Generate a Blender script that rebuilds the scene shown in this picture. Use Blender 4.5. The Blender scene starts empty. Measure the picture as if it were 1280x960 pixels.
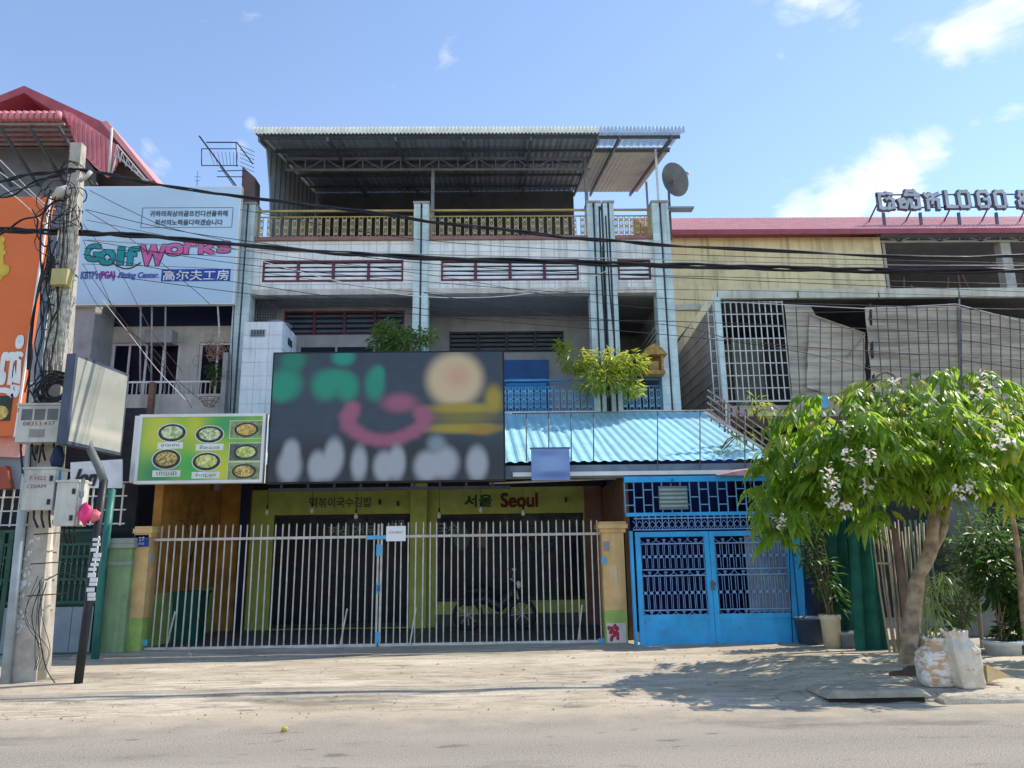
import bpy, math, random
from math import sin, cos, pi, radians
from mathutils import Vector, Matrix
random.seed(7)
sc = bpy.context.scene
col = sc.collection

# ------------------------------------------------------------------ camera
CAM_H = 1.55
PITCH, YAW, ROLL = radians(12.78), radians(1.33), radians(-0.84)
F_PX = 950.0
fwd = Vector((sin(YAW)*cos(PITCH), cos(YAW)*cos(PITCH), sin(PITCH)))
rt0 = Vector((cos(YAW), -sin(YAW), 0)); up0 = rt0.cross(fwd)
rt = rt0*cos(ROLL) + up0*sin(ROLL); up = -rt0*sin(ROLL) + up0*cos(ROLL)
cam = bpy.data.objects.new('camera', bpy.data.cameras.new('camera')); col.objects.link(cam)
cam.matrix_world = Matrix(((rt.x, up.x, -fwd.x, 0), (rt.y, up.y, -fwd.y, 0), (rt.z, up.z, -fwd.z, CAM_H), (0, 0, 0, 1)))
cam.data.sensor_width = 36.0; cam.data.lens = F_PX/1280*36.0
cam.data.clip_start = 0.05; cam.data.clip_end = 3000
sc.camera = cam

def ray(px, py): return fwd + rt*((px-640)/F_PX) + up*((480-py)/F_PX)
def W(px, py, Y):
    d = ray(px, py); t = Y/d.y
    return Vector((d.x*t, Y, CAM_H + d.z*t))

# ------------------------------------------------------------------ light
SUN = Vector((0.78, 0.22, 1.0)).normalized()
el = math.asin(SUN.z); az = math.atan2(SUN.x, SUN.y)
sun = bpy.data.objects.new('sun', bpy.data.lights.new('sun', 'SUN')); col.objects.link(sun)
sun.data.energy = 2.7; sun.data.angle = radians(0.55); sun.data.color = (1.0, 0.93, 0.82)
sun.rotation_euler = SUN.to_track_quat('Z', 'Y').to_euler()
sc.view_settings.view_transform = 'Standard'; sc.view_settings.look = 'None'
sc.view_settings.gamma = 1.0; sc.view_settings.use_curve_mapping = False
sc.view_settings.exposure = 1.02

world = bpy.data.worlds.new("World"); sc.world = world; world.use_nodes = True
wn = world.node_tree.nodes; wl = world.node_tree.links
bg = wn['Background']; bg.inputs[1].default_value = 0.15
sky = wn.new('ShaderNodeTexSky'); sky.sky_type = 'NISHITA'; sky.sun_disc = False
sky.sun_elevation = el; sky.sun_rotation = az
sky.altitude = 900; sky.air_density = 0.9; sky.dust_density = 0.05; sky.ozone_density = 0.35
tc = wn.new('ShaderNodeTexCoord')
def wmath(op, a, b=None, c=None, clamp=False):
    n = wn.new('ShaderNodeMath'); n.operation = op; n.use_clamp = clamp
    for i, v in enumerate((a, b, c)):
        if v is None: continue
        if isinstance(v, (int, float)): n.inputs[i].default_value = v
        else: wl.new(v, n.inputs[i])
    return n.outputs[0]
nz = wn.new('ShaderNodeTexNoise'); nz.inputs['Scale'].default_value = 7.0; nz.inputs['Detail'].default_value = 9
nz.inputs['Roughness'].default_value = 0.58; nz.inputs['Distortion'].default_value = 0.5
mp = wn.new('ShaderNodeMapping'); mp.inputs['Scale'].default_value = (1, 1, 1.9); mp.inputs['Location'].default_value = (3.1, 1.7, 0.4)
wl.new(tc.outputs['Generated'], mp.inputs[0]); wl.new(mp.outputs[0], nz.inputs['Vector'])
mask = None
# clouds by direction: (px, py) seen from the camera, angular radius, weight
for (px, py, r, w) in [(1000, 262, .05, .85), (1060, 240, .065, 1.0), (1120, 222, .06, 1.0), (1165, 190, .045, .95), (1140, 250, .06, .9), (1045, 268, .06, .9), (1210, 262, .07, .55), (1265, 225, .06, .4),
                       (1000, -5, .055, 1.0), (1045, -5, .045, .95), (960, -25, .05, .9), (1190, 60, .05, .85), (1235, 25, .065, .95), (1150, 30, .05, .6), (1275, -5, .08, 1.0), (1165, 82, .035, .7),
                       (1250, 145, .035, .72), (1220, 152, .02, .6), (977, 70, .018, .55), (1077, 97, .018, .6), (1268, 62, .015, .6),
                       (178, 195, .028, .95), (192, 212, .03, .95), (160, 235, .035, .9), (312, 155, .016, .8), (300, 185, .018, .5)]:
    d = ray(px, py).normalized()
    vd = wn.new('ShaderNodeVectorMath'); vd.operation = 'DISTANCE'
    wl.new(tc.outputs['Generated'], vd.inputs[0]); vd.inputs[1].default_value = d
    m = wn.new('ShaderNodeMapRange'); m.interpolation_type = 'SMOOTHSTEP'
    wl.new(vd.outputs['Value'], m.inputs[0]); m.inputs[1].default_value = 0; m.inputs[2].default_value = r*1.35
    m.inputs[3].default_value = w; m.inputs[4].default_value = 0
    mask = m.outputs[0] if mask is None else wmath('MAXIMUM', mask, m.outputs[0])
dens = wmath('ADD', wmath('MULTIPLY', nz.outputs['Fac'], 2.3), wmath('MULTIPLY', mask, 0.62))
cl = wn.new('ShaderNodeMapRange'); cl.interpolation_type = 'SMOOTHSTEP'; wl.new(dens, cl.inputs[0])
cl.inputs[1].default_value = 1.45; cl.inputs[2].default_value = 2.0; cl.inputs[3].default_value = 0; cl.inputs[4].default_value = .88
haze_noise = wn.new('ShaderNodeTexNoise'); haze_noise.inputs['Scale'].default_value = 1.6; haze_noise.inputs['Detail'].default_value = 4
wl.new(tc.outputs['Generated'], haze_noise.inputs['Vector'])
veil = wn.new('ShaderNodeMapRange'); wl.new(haze_noise.outputs['Fac'], veil.inputs[0])
veil.inputs[1].default_value = .35; veil.inputs[2].default_value = .75; veil.inputs[3].default_value = .0; veil.inputs[4].default_value = .05
fac = wmath('MAXIMUM', cl.outputs[0], veil.outputs[0])
mixc = wn.new('ShaderNodeMix'); mixc.data_type = 'RGBA'
wl.new(fac, mixc.inputs[0]); wl.new(sky.outputs[0], mixc.inputs[6]); mixc.inputs[7].default_value = (3.7, 3.85, 4.1, 1)
wl.new(mixc.outputs[2], bg.inputs[0])

# ------------------------------------------------------------------ materials
def srgb(r, g, b):
    f = lambda c: (c/255/12.92 if c/255 <= .04045 else ((c/255+.055)/1.055)**2.4)
    return (f(r), f(g), f(b))
class NT:
    def __init__(s, m): s.t = m.node_tree; s.n = s.t.nodes; s.l = s.t.links
    def new(s, k, **kw):
        n = s.n.new(k)
        for a, v in kw.items(): setattr(n, a, v)
        return n
    def put(s, sock, v):
        if isinstance(v, (int, float)): sock.default_value = v
        elif isinstance(v, tuple): sock.default_value = v if len(v) != 3 or sock.type == 'VECTOR' else (*v, 1)
        else: s.l.new(v, sock)
    def mix(s, f, a, b, mode='MIX'):
        n = s.new('ShaderNodeMix', data_type='RGBA', blend_type=mode)
        s.put(n.inputs[0], f); s.put(n.inputs[6], a); s.put(n.inputs[7], b); return n.outputs[2]
    def math(s, op, a, b=0.0, clamp=False):
        n = s.new('ShaderNodeMath', operation=op, use_clamp=clamp); s.put(n.inputs[0], a); s.put(n.inputs[1], b); return n.outputs[0]
    def noise(s, scale, detail=5, rough=.55, vec=None, stretch=None):
        n = s.new('ShaderNodeTexNoise'); n.inputs['Scale'].default_value = scale; n.inputs['Detail'].default_value = detail; n.inputs['Roughness'].default_value = rough
        if vec is None: vec = s.pos()
        if stretch:
            m = s.new('ShaderNodeMapping'); m.inputs['Scale'].default_value = stretch; s.l.new(vec, m.inputs[0]); vec = m.outputs[0]
        s.l.new(vec, n.inputs['Vector']); return n.outputs['Fac']
    def pos(s):
        if not hasattr(s, '_p'): s._p = s.new('ShaderNodeNewGeometry').outputs['Position']
        return s._p
    def ramp(s, v, a, b, lo=0.0, hi=1.0):
        n = s.new('ShaderNodeMapRange', interpolation_type='SMOOTHSTEP'); s.put(n.inputs[0], v)
        for i, x in enumerate((a, b, lo, hi)): n.inputs[i+1].default_value = x
        return n.outputs[0]
MATS = {}
def mat(name, c, rough=.7, metal=0.0, var=.18, scale=3.0, dirt=0.0, dirtc=(.12, .10, .08), streak=0.0, bump=0.0, bscale=60, spec=.3, brick=None, alpha=None, objvar=0.0, bstretch=None, chips=0.0):
    """plain weathered surface: base colour, tone variation, blotchy dirt, rain streaks, fine relief"""
    if name in MATS: return MATS[name]
    m = bpy.data.materials.new(name); m.use_nodes = True; t = NT(m); b = t.n['Principled BSDF']
    dark = tuple(x*(1-var) for x in c); lite = tuple(min(1, x*(1+var*.6)) for x in c)
    co = t.mix(t.ramp(t.noise(scale, 6, .6), .3, .7), dark, lite)
    if chips:
        cn = t.math('MULTIPLY', t.ramp(t.noise(13, 6, .75), .60, .66), t.ramp(t.noise(2.2, 4, .6), .46, .60)); co = t.mix(t.math('MULTIPLY', cn, chips), co, (.16, .075, .035))
    if brick:
        bw, bh, mc = brick
        bt = t.new('ShaderNodeTexBrick'); bt.offset = 0.0
        sw = t.new('ShaderNodeSeparateXYZ'); t.l.new(t.pos(), sw.inputs[0]); cb = t.new('ShaderNodeCombineXYZ')
        t.l.new(t.math('ADD', sw.outputs[0], t.math('MULTIPLY', sw.outputs[1], 1.0)), cb.inputs[0]); t.l.new(sw.outputs[2], cb.inputs[1])
        t.l.new(cb.outputs[0], bt.inputs['Vector']); bt.inputs['Scale'].default_value = 1
        bt.inputs['Brick Width'].default_value = bw; bt.inputs['Row Height'].default_value = bh; bt.inputs['Mortar Size'].default_value = .012
        t.put(bt.inputs['Color1'], (1., 1., 1.)); t.put(bt.inputs['Color2'], (.93, .93, .93)); t.put(bt.inputs['Mortar'], mc)
        co = t.mix(1.0, co, bt.outputs['Color'], 'MULTIPLY')
    if objvar:
        oi = t.new('ShaderNodeObjectInfo'); co = t.mix(t.math('MULTIPLY', oi.outputs['Random'], objvar), co, dirtc)
    if dirt:
        co = t.mix(t.math('MULTIPLY', t.ramp(t.noise(scale*.6+.3, 8, .68), .48, .78), dirt), co, dirtc)
    if streak:
        co = t.mix(t.math('MULTIPLY', t.ramp(t.noise(1.0, 7, .65, stretch=(5, 5, .35)), .47, .72), streak), co, dirtc)
    t.l.new(co, b.inputs['Base Color'])
    b.inputs['Metallic'].default_value = metal; b.inputs['Specular IOR Level'].default_value = spec
    rr = t.ramp(t.noise(scale*2.3, 4), .25, .75, max(.03, rough-.12), min(1, rough+.12)); t.l.new(rr, b.inputs['Roughness'])
    if bump:
        bp = t.new('ShaderNodeBump'); bp.inputs['Strength'].default_value = bump; bp.inputs['Distance'].default_value = .01
        t.l.new(t.noise(bscale, 5, .65, stretch=bstretch), bp.inputs['Height']); t.l.new(bp.outputs[0], b.inputs['Normal'])
    if alpha is not None: b.inputs['Alpha'].default_value = alpha
    MATS[name] = m; return m
def leaf_mat(name, c, c2, trans=.45, ct=(.35, .5, .06)):
    m = bpy.data.materials.new(name); m.use_nodes = True; t = NT(m); b = t.n['Principled BSDF']; out = t.n['Material Output']
    f = t.ramp(t.math('ADD', t.math('MULTIPLY', t.noise(16, 3, .6), .55), t.math('MULTIPLY', t.noise(2.6, 3, .6), .45)), .36, .64); co = t.mix(f, c, c2)
    t.l.new(co, b.inputs['Base Color']); b.inputs['Roughness'].default_value = .36; b.inputs['Specular IOR Level'].default_value = .55
    tr = t.new('ShaderNodeBsdfTranslucent'); t.l.new(t.mix(f, ct, tuple(x*1.25 for x in ct)), tr.inputs[0])
    mx = t.new('ShaderNodeMixShader'); mx.inputs[0].default_value = trans
    t.l.new(b.outputs[0], mx.inputs[1]); t.l.new(tr.outputs[0], mx.inputs[2]); t.l.new(mx.outputs[0], out.inputs[0]); return m
def blob_mat(name, base, blobs, rough=.45, Yp=None):
    """soft-edged print: list of (x, z, rx, rz, softness, colour) in metres on the board"""
    m = bpy.data.materials.new(name); m.use_nodes = True; t = NT(m); b = t.n['Principled BSDF']
    co = t.mix(t.ramp(t.noise(4, 4), .3, .7), tuple(x*.9 for x in base), tuple(x*1.1 for x in base))
    for (x, z, rx, rz, s, c) in blobs:
        mp_ = t.new('ShaderNodeVectorMath', operation='MULTIPLY_ADD'); t.l.new(t.pos(), mp_.inputs[0])
        mp_.inputs[1].default_value = (1/rx, 0, 1/rz); mp_.inputs[2].default_value = (-x/rx, 0, -z/rz)
        ln = t.new('ShaderNodeVectorMath', operation='LENGTH'); t.l.new(mp_.outputs[0], ln.inputs[0])
        co = t.mix(t.ramp(ln.outputs['Value'], 1-s, 1+s, .97, 0), co, c)
    t.l.new(co, b.inputs['Base Color']); b.inputs['Roughness'].default_value = rough; return m

white_tile = mat('white tile wall', (.86, .84, .78), .45, var=.08, dirt=.25, dirtc=(.42, .40, .36), streak=.7, brick=(.30, .20, (.66, .67, .67)))
pale_blue = mat('pale blue pillar', (.60, .71, .69), .5, var=.16, dirt=.45, streak=.7, dirtc=(.28, .31, .31), brick=(.4, .22, (.82, .84, .85)))
grey_wall = mat('grey render', (.38, .36, .36), .85, var=.12, dirt=.25, streak=.2)
ceiling_m = mat('grey ceiling', (.30, .29, .30), .9, var=.1, dirt=.2)
ledge_m = mat('stained cream ledge', (.62, .55, .48), .8, var=.15, dirt=.5, streak=.4)
maroon = mat('maroon paint', (.16, .04, .06), .6, var=.2)
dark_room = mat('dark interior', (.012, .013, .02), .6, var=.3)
glass_dark = mat('dark glass', (.008, .011, .02), .25, spec=.12, var=.4, scale=1.5)
louvre_white = mat('white louvre slat', (.85, .84, .82), .6, var=.1, dirt=.3)
louvre_dark = mat('dark louvre', (.05, .055, .07), .6)
gold = mat('gold railing', (.46, .34, .12), .5, metal=.0, var=.25, dirt=.25)
blue_rail = mat('blue railing paint', (.08, .28, .52), .45, var=.2, dirt=.2)
steel_dark = mat('dark roof steel', (.11, .13, .15), .55, metal=.2, dirt=.3, dirtc=(.16, .10, .06))
sheet_grey = mat('grey corrugated sheet', (.27, .31, .35), .6, metal=.1, var=.1, dirt=.15)
cream_trim = mat('cream corrugated edge', (.86, .82, .70), .6, var=.12, dirt=.25)
blue_trim = mat('pale blue corrugated edge', (.45, .58, .72), .55, var=.12)
beige_sheet = mat('beige sheet', (.60, .56, .50), .7, var=.12, dirt=.25)
awning_blue = mat('light blue metal roof', (.37, .72, .86), .4, metal=.0, var=.1, dirt=.22, dirtc=(.26, .36, .40), streak=.3, spec=.3, objvar=.35, chips=.5)
gate_blue = mat('bright blue gate paint', (.04, .40, .78), .5, var=.16, scale=2.5, dirt=.42, dirtc=(.06, .20, .34), streak=.38, chips=.75)
gate_bar_blue = mat('chalky blue bar', (.20, .36, .62), .5, var=.2)
fence_steel = mat('galvanised pale steel', (.60, .57, .52), .5, metal=.1, var=.2, scale=6, dirt=.35, dirtc=(.25, .17, .11), objvar=.25, chips=.6)
olive = mat('olive green wall', (.42, .45, .11), .75, var=.16, dirt=.2)
orange_w = mat('ochre orange wall', (.46, .22, .05), .75, var=.3, dirt=.6, dirtc=(.25, .12, .03))
grass_green = mat('green painted dado', (.34, .46, .12), .75, var=.18, dirt=.3)
brown_w = mat('brown wall', (.20, .10, .07), .7, var=.2)
yellow_post = mat('yellow ochre post', (.72, .46, .20), .7, var=.15, dirt=.25, streak=.25)
floor_m = mat('dark floor tile', (.12, .11, .11), .5, dirt=.3)
white_p = mat('white paint', (.78, .77, .74), .55, var=.08, dirt=.2)
black_p = mat('black paint', (.02, .02, .025), .5, var=.3)
cable_m = mat('black cable', (.018, .018, .022), .5, var=.3)
cable_grey = mat('grey cable', (.35, .34, .33), .6)
concrete = mat('pole concrete', (.47, .42, .35), .88, var=.18, scale=6, dirt=.45, dirtc=(.17, .15, .13), streak=.25, bump=.5, bscale=40)
kerb_m = mat('kerb concrete', (.36, .31, .24), .9, var=.2, scale=5, dirt=.4, bump=.5)
rust = mat('rusty steel', (.25, .14, .09), .8, var=.3, dirt=.4)
yellow_wall = mat('grimy yellow wall', (.84, .70, .40), .85, var=.12, scale=1.2, dirt=.45, dirtc=(.32, .26, .16), streak=.75)
red_roof = mat('red metal roof', (.66, .28, .27), .5, var=.12, dirt=.15)
maroon_edge = mat('maroon fascia', (.36, .09, .11), .55, var=.15)
pink_sheet = mat('pink corrugated', (.64, .22, .24), .6, var=.14, dirt=.2)
cloth_m = bpy.data.materials.new('grey shade cloth'); cloth_m.use_nodes = True; _t = NT(cloth_m); _b = _t.n['Principled BSDF']
_f = _t.noise(1.0, 6, .62, stretch=(.7, .7, 9)); _c = _t.mix(_t.ramp(_f, .36, .64), (.31, .27, .21), (.54, .48, .38)); _c = _t.mix(_t.math('MULTIPLY', _t.ramp(_t.noise(1.4, 6), .5, .75), .4), _c, (.22, .21, .19))
_t.l.new(_c, _b.inputs['Base Color']); _b.inputs['Roughness'].default_value = .9; _bp = _t.new('ShaderNodeBump'); _bp.inputs['Strength'].default_value = .8; _bp.inputs['Distance'].default_value = .03; _t.l.new(_f, _bp.inputs['Height']); _t.l.new(_bp.outputs[0], _b.inputs['Normal'])
net_bar = mat('grey net bar', (.12, .11, .10), .8)
net_shade = mat('dark lattice bar', (.24, .24, .25), .8)
cage_bar = mat('off white cage bar', (.60, .59, .55), .6, dirt=.3)
fascia_m = mat('stained pale green fascia', (.58, .58, .48), .8, var=.15, dirt=.4, streak=.55, dirtc=(.28, .24, .18))
bark = mat('tree bark', (.36, .25, .16), .92, var=.45, scale=7, dirt=.6, dirtc=(.12, .085, .06), bump=1.0, bscale=5, bstretch=(7, 7, 1.3))
stem_m = mat('plant stem', (.18, .13, .08), .9)
leaf_a = leaf_mat('flowering tree leaf', (.035, .09, .012), (.14, .22, .024), .55, (.40, .60, .055))
leaf_b = leaf_mat('yellow green leaf', (.14, .18, .02), (.24, .27, .04), .45, (.62, .66, .08))
leaf_c = leaf_mat('dark shrub leaf', (.025, .06, .012), (.05, .10, .02), .3, (.12, .26, .04))
flower_m = leaf_mat('pale pink petal', (.80, .66, .60), (.86, .80, .72), .3, (.84, .72, .66))
tan_pot = mat('tan plastic pot', (.58, .50, .34), .6, var=.1, dirt=.3)
pot_dark = mat('grey blue pot', (.05, .08, .13), .6)
pot_white = mat('white plastic pot', (.60, .60, .56), .6, dirt=.3)
tarp = mat('dark green tarp', (.01, .10, .075), .6, var=.3, bump=.6, bscale=8)
tarp_l = mat('bright green net', (.01, .115, .08), .75, var=.3, bump=.6, bscale=8)
bamboo = mat('dry bamboo pole', (.33, .26, .18), .7, var=.3)
teal_p = mat('teal green post', (.03, .16, .13), .5, var=.2)
gate_green = mat('dark green gate paint', (.02, .075, .05), .55, var=.3, dirt=.3)
gate_greenb = mat('green gate bar', (.07, .14, .11), .55, var=.3)
tin_grey = mat('grey tin sheet', (.22, .25, .29), .6, var=.15, dirt=.3)
meter_m = mat('grey meter box', (.55, .53, .46), .55, var=.12, dirt=.4, streak=.35)
orange_s = mat('orange sign sheet', (.72, .16, .04), .5, var=.08, scale=.8)
pale_sign = mat('pale blue sign sheet', (.50, .67, .80), .5, var=.08, scale=.6)
navy = mat('navy band', (.008, .012, .05), .5)
cream_wall = mat('cream neighbour wall', (.60, .57, .50), .85, var=.1, dirt=.3, streak=.25)
wood_gold = mat('carved gold wood', (.40, .22, .06), .55, var=.4, scale=14)

# ------------------------------------------------------------------ mesh helpers
class MB:
    def __init__(s): s.v = []; s.f = []; s.sm = []
    def add(s, vs, fs, smooth=False):
        o = len(s.v); s.v += [tuple(v) for v in vs]; s.f += [tuple(i+o for i in f) for f in fs]; s.sm += [smooth]*len(fs); return s
    def box(s, x0, x1, y0, y1, z0, z1):
        return s.add([(x0,y0,z0),(x1,y0,z0),(x1,y1,z0),(x0,y1,z0),(x0,y0,z1),(x1,y0,z1),(x1,y1,z1),(x0,y1,z1)],
                     [(0,3,2,1),(4,5,6,7),(0,1,5,4),(1,2,6,5),(2,3,7,6),(3,0,4,7)])
    def bar(s, p, q, w, d=None):                       # square section between two points
        p, q = Vector(p), Vector(q); d = d or w; a = (q-p).normalized()
        u = a.cross(Vector((0, 1, 0))); u = u.normalized() if u.length > .1 else Vector((1, 0, 0)); n = a.cross(u).normalized()
        c = [u*(w/2)+n*(d/2), u*(-w/2)+n*(d/2), u*(-w/2)+n*(-d/2), u*(w/2)+n*(-d/2)]
        return s.add([p+x for x in c]+[q+x for x in c], [(0,1,2,3),(7,6,5,4),(0,4,5,1),(1,5,6,2),(2,6,7,3),(3,7,4,0)])
    def tube(s, pts, r, n=6, cap=True):
        pts = [Vector(p) for p in pts]; N = len(pts); R = r if isinstance(r, (list, tuple)) else [r]*N; o = len(s.v); prev = None
        for i, p in enumerate(pts):
            a = (pts[min(i+1, N-1)]-pts[max(i-1, 0)]).normalized()
            u = prev if prev is not None else a.orthogonal(); u = (u-a*u.dot(a)).normalized(); prev = u; w = a.cross(u)
            for k in range(n): s.v.append(tuple(p+(u*cos(2*pi*k/n)+w*sin(2*pi*k/n))*R[i]))
        for i in range(N-1):
            for k in range(n):
                k2 = (k+1) % n; s.f.append((o+i*n+k, o+i*n+k2, o+(i+1)*n+k2, o+(i+1)*n+k)); s.sm.append(n > 4)
        if cap:
            s.f.append(tuple(o+k for k in reversed(range(n)))); s.f.append(tuple(o+(N-1)*n+k for k in range(n))); s.sm += [False, False]
        return s
    def lathe(s, c, prof, n=18):                       # profile of (r, z) about the vertical through c
        o = len(s.v)
        for r, z in prof:
            for k in range(n): s.v.append((c[0]+r*cos(2*pi*k/n), c[1]+r*sin(2*pi*k/n), c[2]+z))
        for i in range(len(prof)-1):
            for k in range(n):
                k2 = (k+1) % n; s.f.append((o+i*n+k, o+i*n+k2, o+(i+1)*n+k2, o+(i+1)*n+k)); s.sm.append(True)
        return s
    def prism(s, poly, dv):                            # planar polygon pushed along dv
        poly = [Vector(p) for p in poly]; dv = Vector(dv); n = len(poly)
        return s.add(poly+[p+dv for p in poly], [tuple(range(n)), tuple(reversed(range(n, 2*n)))]+[(i, i+n, (i+1) % n+n, (i+1) % n) for i in range(n)])
    def corr(s, x0, x1, y0, z0, y1, z1, per=.1, amp=.02, skew=0.0, flat=.35):   # corrugated sheet; ribs run from (y0,z0) up to (y1,z1)
        d = Vector((0, y1-y0, z1-z0)).normalized(); nrm = Vector((0, -d.z, d.y))
        n = max(2, int(round((x1-x0)/per))*4); o = len(s.v)
        for j, (y, z, sk) in enumerate(((y0, z0, 0), (y1, z1, skew))):
            for i in range(n+1):
                a = (0, 1, 1, 0)[i % 4]*amp if flat else sin(i*pi/2)*amp
                p = Vector((x0+(x1-x0)*i/n+sk, y, z))+nrm*a; s.v.append(tuple(p))
        for i in range(n): s.f.append((o+i, o+i+1, o+n+2+i, o+n+1+i)); s.sm.append(False)
        return s
    def sphere(s, c, rx, ry, rz, nu=10, nv=7, jit=0.0):
        o = len(s.v)
        for j in range(nv+1):
            th = pi*j/nv
            for i in range(nu):
                k = 1+random.uniform(-jit, jit)
                s.v.append((c[0]+rx*k*sin(th)*cos(2*pi*i/nu), c[1]+ry*k*sin(th)*sin(2*pi*i/nu), c[2]+rz*k*cos(th)))
        for j in range(nv):
            for i in range(nu):
                i2 = (i+1) % nu; s.f.append((o+j*nu+i, o+j*nu+i2, o+(j+1)*nu+i2, o+(j+1)*nu+i)); s.sm.append(True)
        return s
    def mesh(s, name, m, shift=(0, 0, 0)):
        me = bpy.data.meshes.new(name)
        me.from_pydata([(v[0]-shift[0], v[1]-shift[1], v[2]-shift[2]) for v in s.v], [], s.f)
        me.polygons.foreach_set('use_smooth', s.sm); me.materials.append(m); me.update(); return me
    def build(s, name, m, parent=None, kind=None, label=None):
        sh = origin(parent) if parent is not None else (0, 0, 0)
        o = bpy.data.objects.new(name, s.mesh(name, m, sh)); col.objects.link(o)
        if parent is not None: o.parent = parent
        if kind: o['kind'] = kind
        if label: o['label'] = label
        return o
def origin(o):
    v = Vector((0, 0, 0))
    while o is not None: v += o.location; o = o.parent
    return v
def tag(o, label, cat, group=None, kind=None):
    o['label'] = label; o['category'] = cat
    if group: o['group'] = group
    if kind: o['kind'] = kind
    return o
def thing(name, label, cat, loc=(0, 0, 0), group=None):
    o = bpy.data.objects.new(name, None); col.objects.link(o); o.location = loc; o.empty_display_size = .2
    return tag(o, label, cat, group)
def pieces(name, mb, m, parent, where, scales=None):
    """alike pieces: one mesh, an object each; the mesh is given about (0,0,0)"""
    me = mb.mesh(name, m); org = origin(parent); out = []
    for i, p in enumerate(where):
        o = bpy.data.objects.new(name, me); col.objects.link(o); o.parent = parent; o.location = Vector(p)-org
        if scales: o.scale = scales[i]
        out.append(o)
    return out
def copy_tree(o, parent=None):
    kids = list(o.children); c = o.copy(); col.objects.link(c)
    if parent is not None: c.parent = parent
    for k in kids: copy_tree(k, c)
    return c
def struct(name, mb, m): return mb.build(name, m, None, 'structure')
def spline(pts, n=8):
    P = [Vector(p) for p in pts]; P = [P[0]*2-P[1]]+P+[P[-1]*2-P[-2]]; out = []
    for i in range(1, len(P)-2):
        for k in range(n):
            t = k/n; a, b, c, d = P[i-1:i+3]
            out.append(.5*((2*b)+(c-a)*t+(2*a-5*b+4*c-d)*t*t+(3*b-a-3*c+d)*t**3))
    out.append(P[-2]); return out
def text_mb(body, c, w=None, h=None, depth=.004, bold=0.0, vert=(1, 0, 0), upv=(0, 0, 1), shear=0.0):
    """lettering as thin solid shapes centred at c, facing the street; fitted into w x h"""
    cu = bpy.data.curves.new('lettering', 'FONT'); cu.body = body; cu.extrude = 0; cu.resolution_u = 3; cu.shear = shear
    ob = bpy.data.objects.new('lettering', cu); col.objects.link(ob)
    me = ob.evaluated_get(bpy.context.evaluated_depsgraph_get()).to_mesh()
    vs = [v.co.copy() for v in me.vertices]; fs = [tuple(p.vertices) for p in me.polygons]
    bpy.data.objects.remove(ob); bpy.data.curves.remove(cu)
    mb = MB()
    if not vs: return mb
    xs = [v.x for v in vs]; ys = [v.y for v in vs]; bw, bh = max(xs)-min(xs), max(ys)-min(ys)
    sx = (w/bw) if w else h/bh; sy = (h/bh) if h else sx
    if w is None: sx = sy
    cx, cy = (max(xs)+min(xs))/2, (max(ys)+min(ys))/2; U, V = Vector(vert).normalized(), Vector(upv).normalized(); Nn = U.cross(V)
    sh = [(0, 0)] if not bold else [(-bold, -bold), (bold, -bold), (-bold, bold), (bold, bold), (0, bold), (bold, 0), (0, -bold), (-bold, 0)]
    for k, (dx, dz) in enumerate(sh):
        mb.add([Vector(c)+U*((v.x-cx)*sx+dx)+V*((v.y-cy)*sy+dz)+Nn*(depth+k*.0004) for v in vs], fs)
    return mb
def frame_box(mb, x0, x1, z0, z1, y0, y1, t):         # four bars round an opening
    mb.box(x0, x0+t, y0, y1, z0, z1); mb.box(x1-t, x1, y0, y1, z0, z1)
    mb.box(x0+t, x1-t, y0, y1, z0, z0+t); mb.box(x0+t, x1-t, y0, y1, z1-t, z1); return mb
def wall_hole(mb, x0, x1, z0, z1, y0, y1, holes):     # wall with rectangular openings (sorted in x, not overlapping)
    x = x0
    for (a, b, c, d) in sorted(holes):
        mb.box(x, a, y0, y1, z0, z1)
        if c > z0: mb.box(a, b, y0, y1, z0, c)
        if d < z1: mb.box(a, b, y0, y1, d, z1)
        x = b
    mb.box(x, x1, y0, y1, z0, z1); return mb

# ------------------------------------------------------------------ ground
def cracks(t, scale, width, warp=.35):
    """thin broken lines from a warped cell pattern, 1 on the crack"""
    wv = t.new('ShaderNodeVectorMath', operation='MULTIPLY_ADD'); n = t.new('ShaderNodeTexNoise'); n.inputs['Scale'].default_value = 2.2; n.inputs['Detail'].default_value = 5
    t.l.new(t.pos(), n.inputs['Vector']); t.l.new(n.outputs['Color'], wv.inputs[0]); wv.inputs[1].default_value = (warp,)*3; t.l.new(t.pos(), wv.inputs[2])
    v = t.new('ShaderNodeTexVoronoi', feature='DISTANCE_TO_EDGE'); v.inputs['Scale'].default_value = scale; t.l.new(wv.outputs[0], v.inputs['Vector'])
    c = t.ramp(v.outputs['Distance'], 0, width*scale, 1, 0)
    return t.math('MULTIPLY', c, t.ramp(t.noise(.8, 5, .6), .44, .58))
gm = bpy.data.materials.new('asphalt'); gm.use_nodes = True; t = NT(gm); b = t.n['Principled BSDF']
sp = t.noise(80, 5, .85); sp2 = t.noise(32, 3, .7); bl = t.noise(.6, 7, .62, stretch=(.45, 1.8, 1))
co = t.mix(t.ramp(sp, .38, .62), (.12, .105, .085), (.50, .445, .365))
co = t.mix(t.math('MULTIPLY', t.ramp(sp2, .52, .70), .5), co, (.16, .145, .125))
co = t.mix(t.math('MULTIPLY', t.ramp(bl, .38, .72), .55), co, (.36, .32, .26))
co = t.mix(t.math('MULTIPLY', t.ramp(t.noise(1.1, 6, .7, stretch=(.5, 1.2, 1)), .60, .74), .45), co, (.11, .10, .09))
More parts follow.
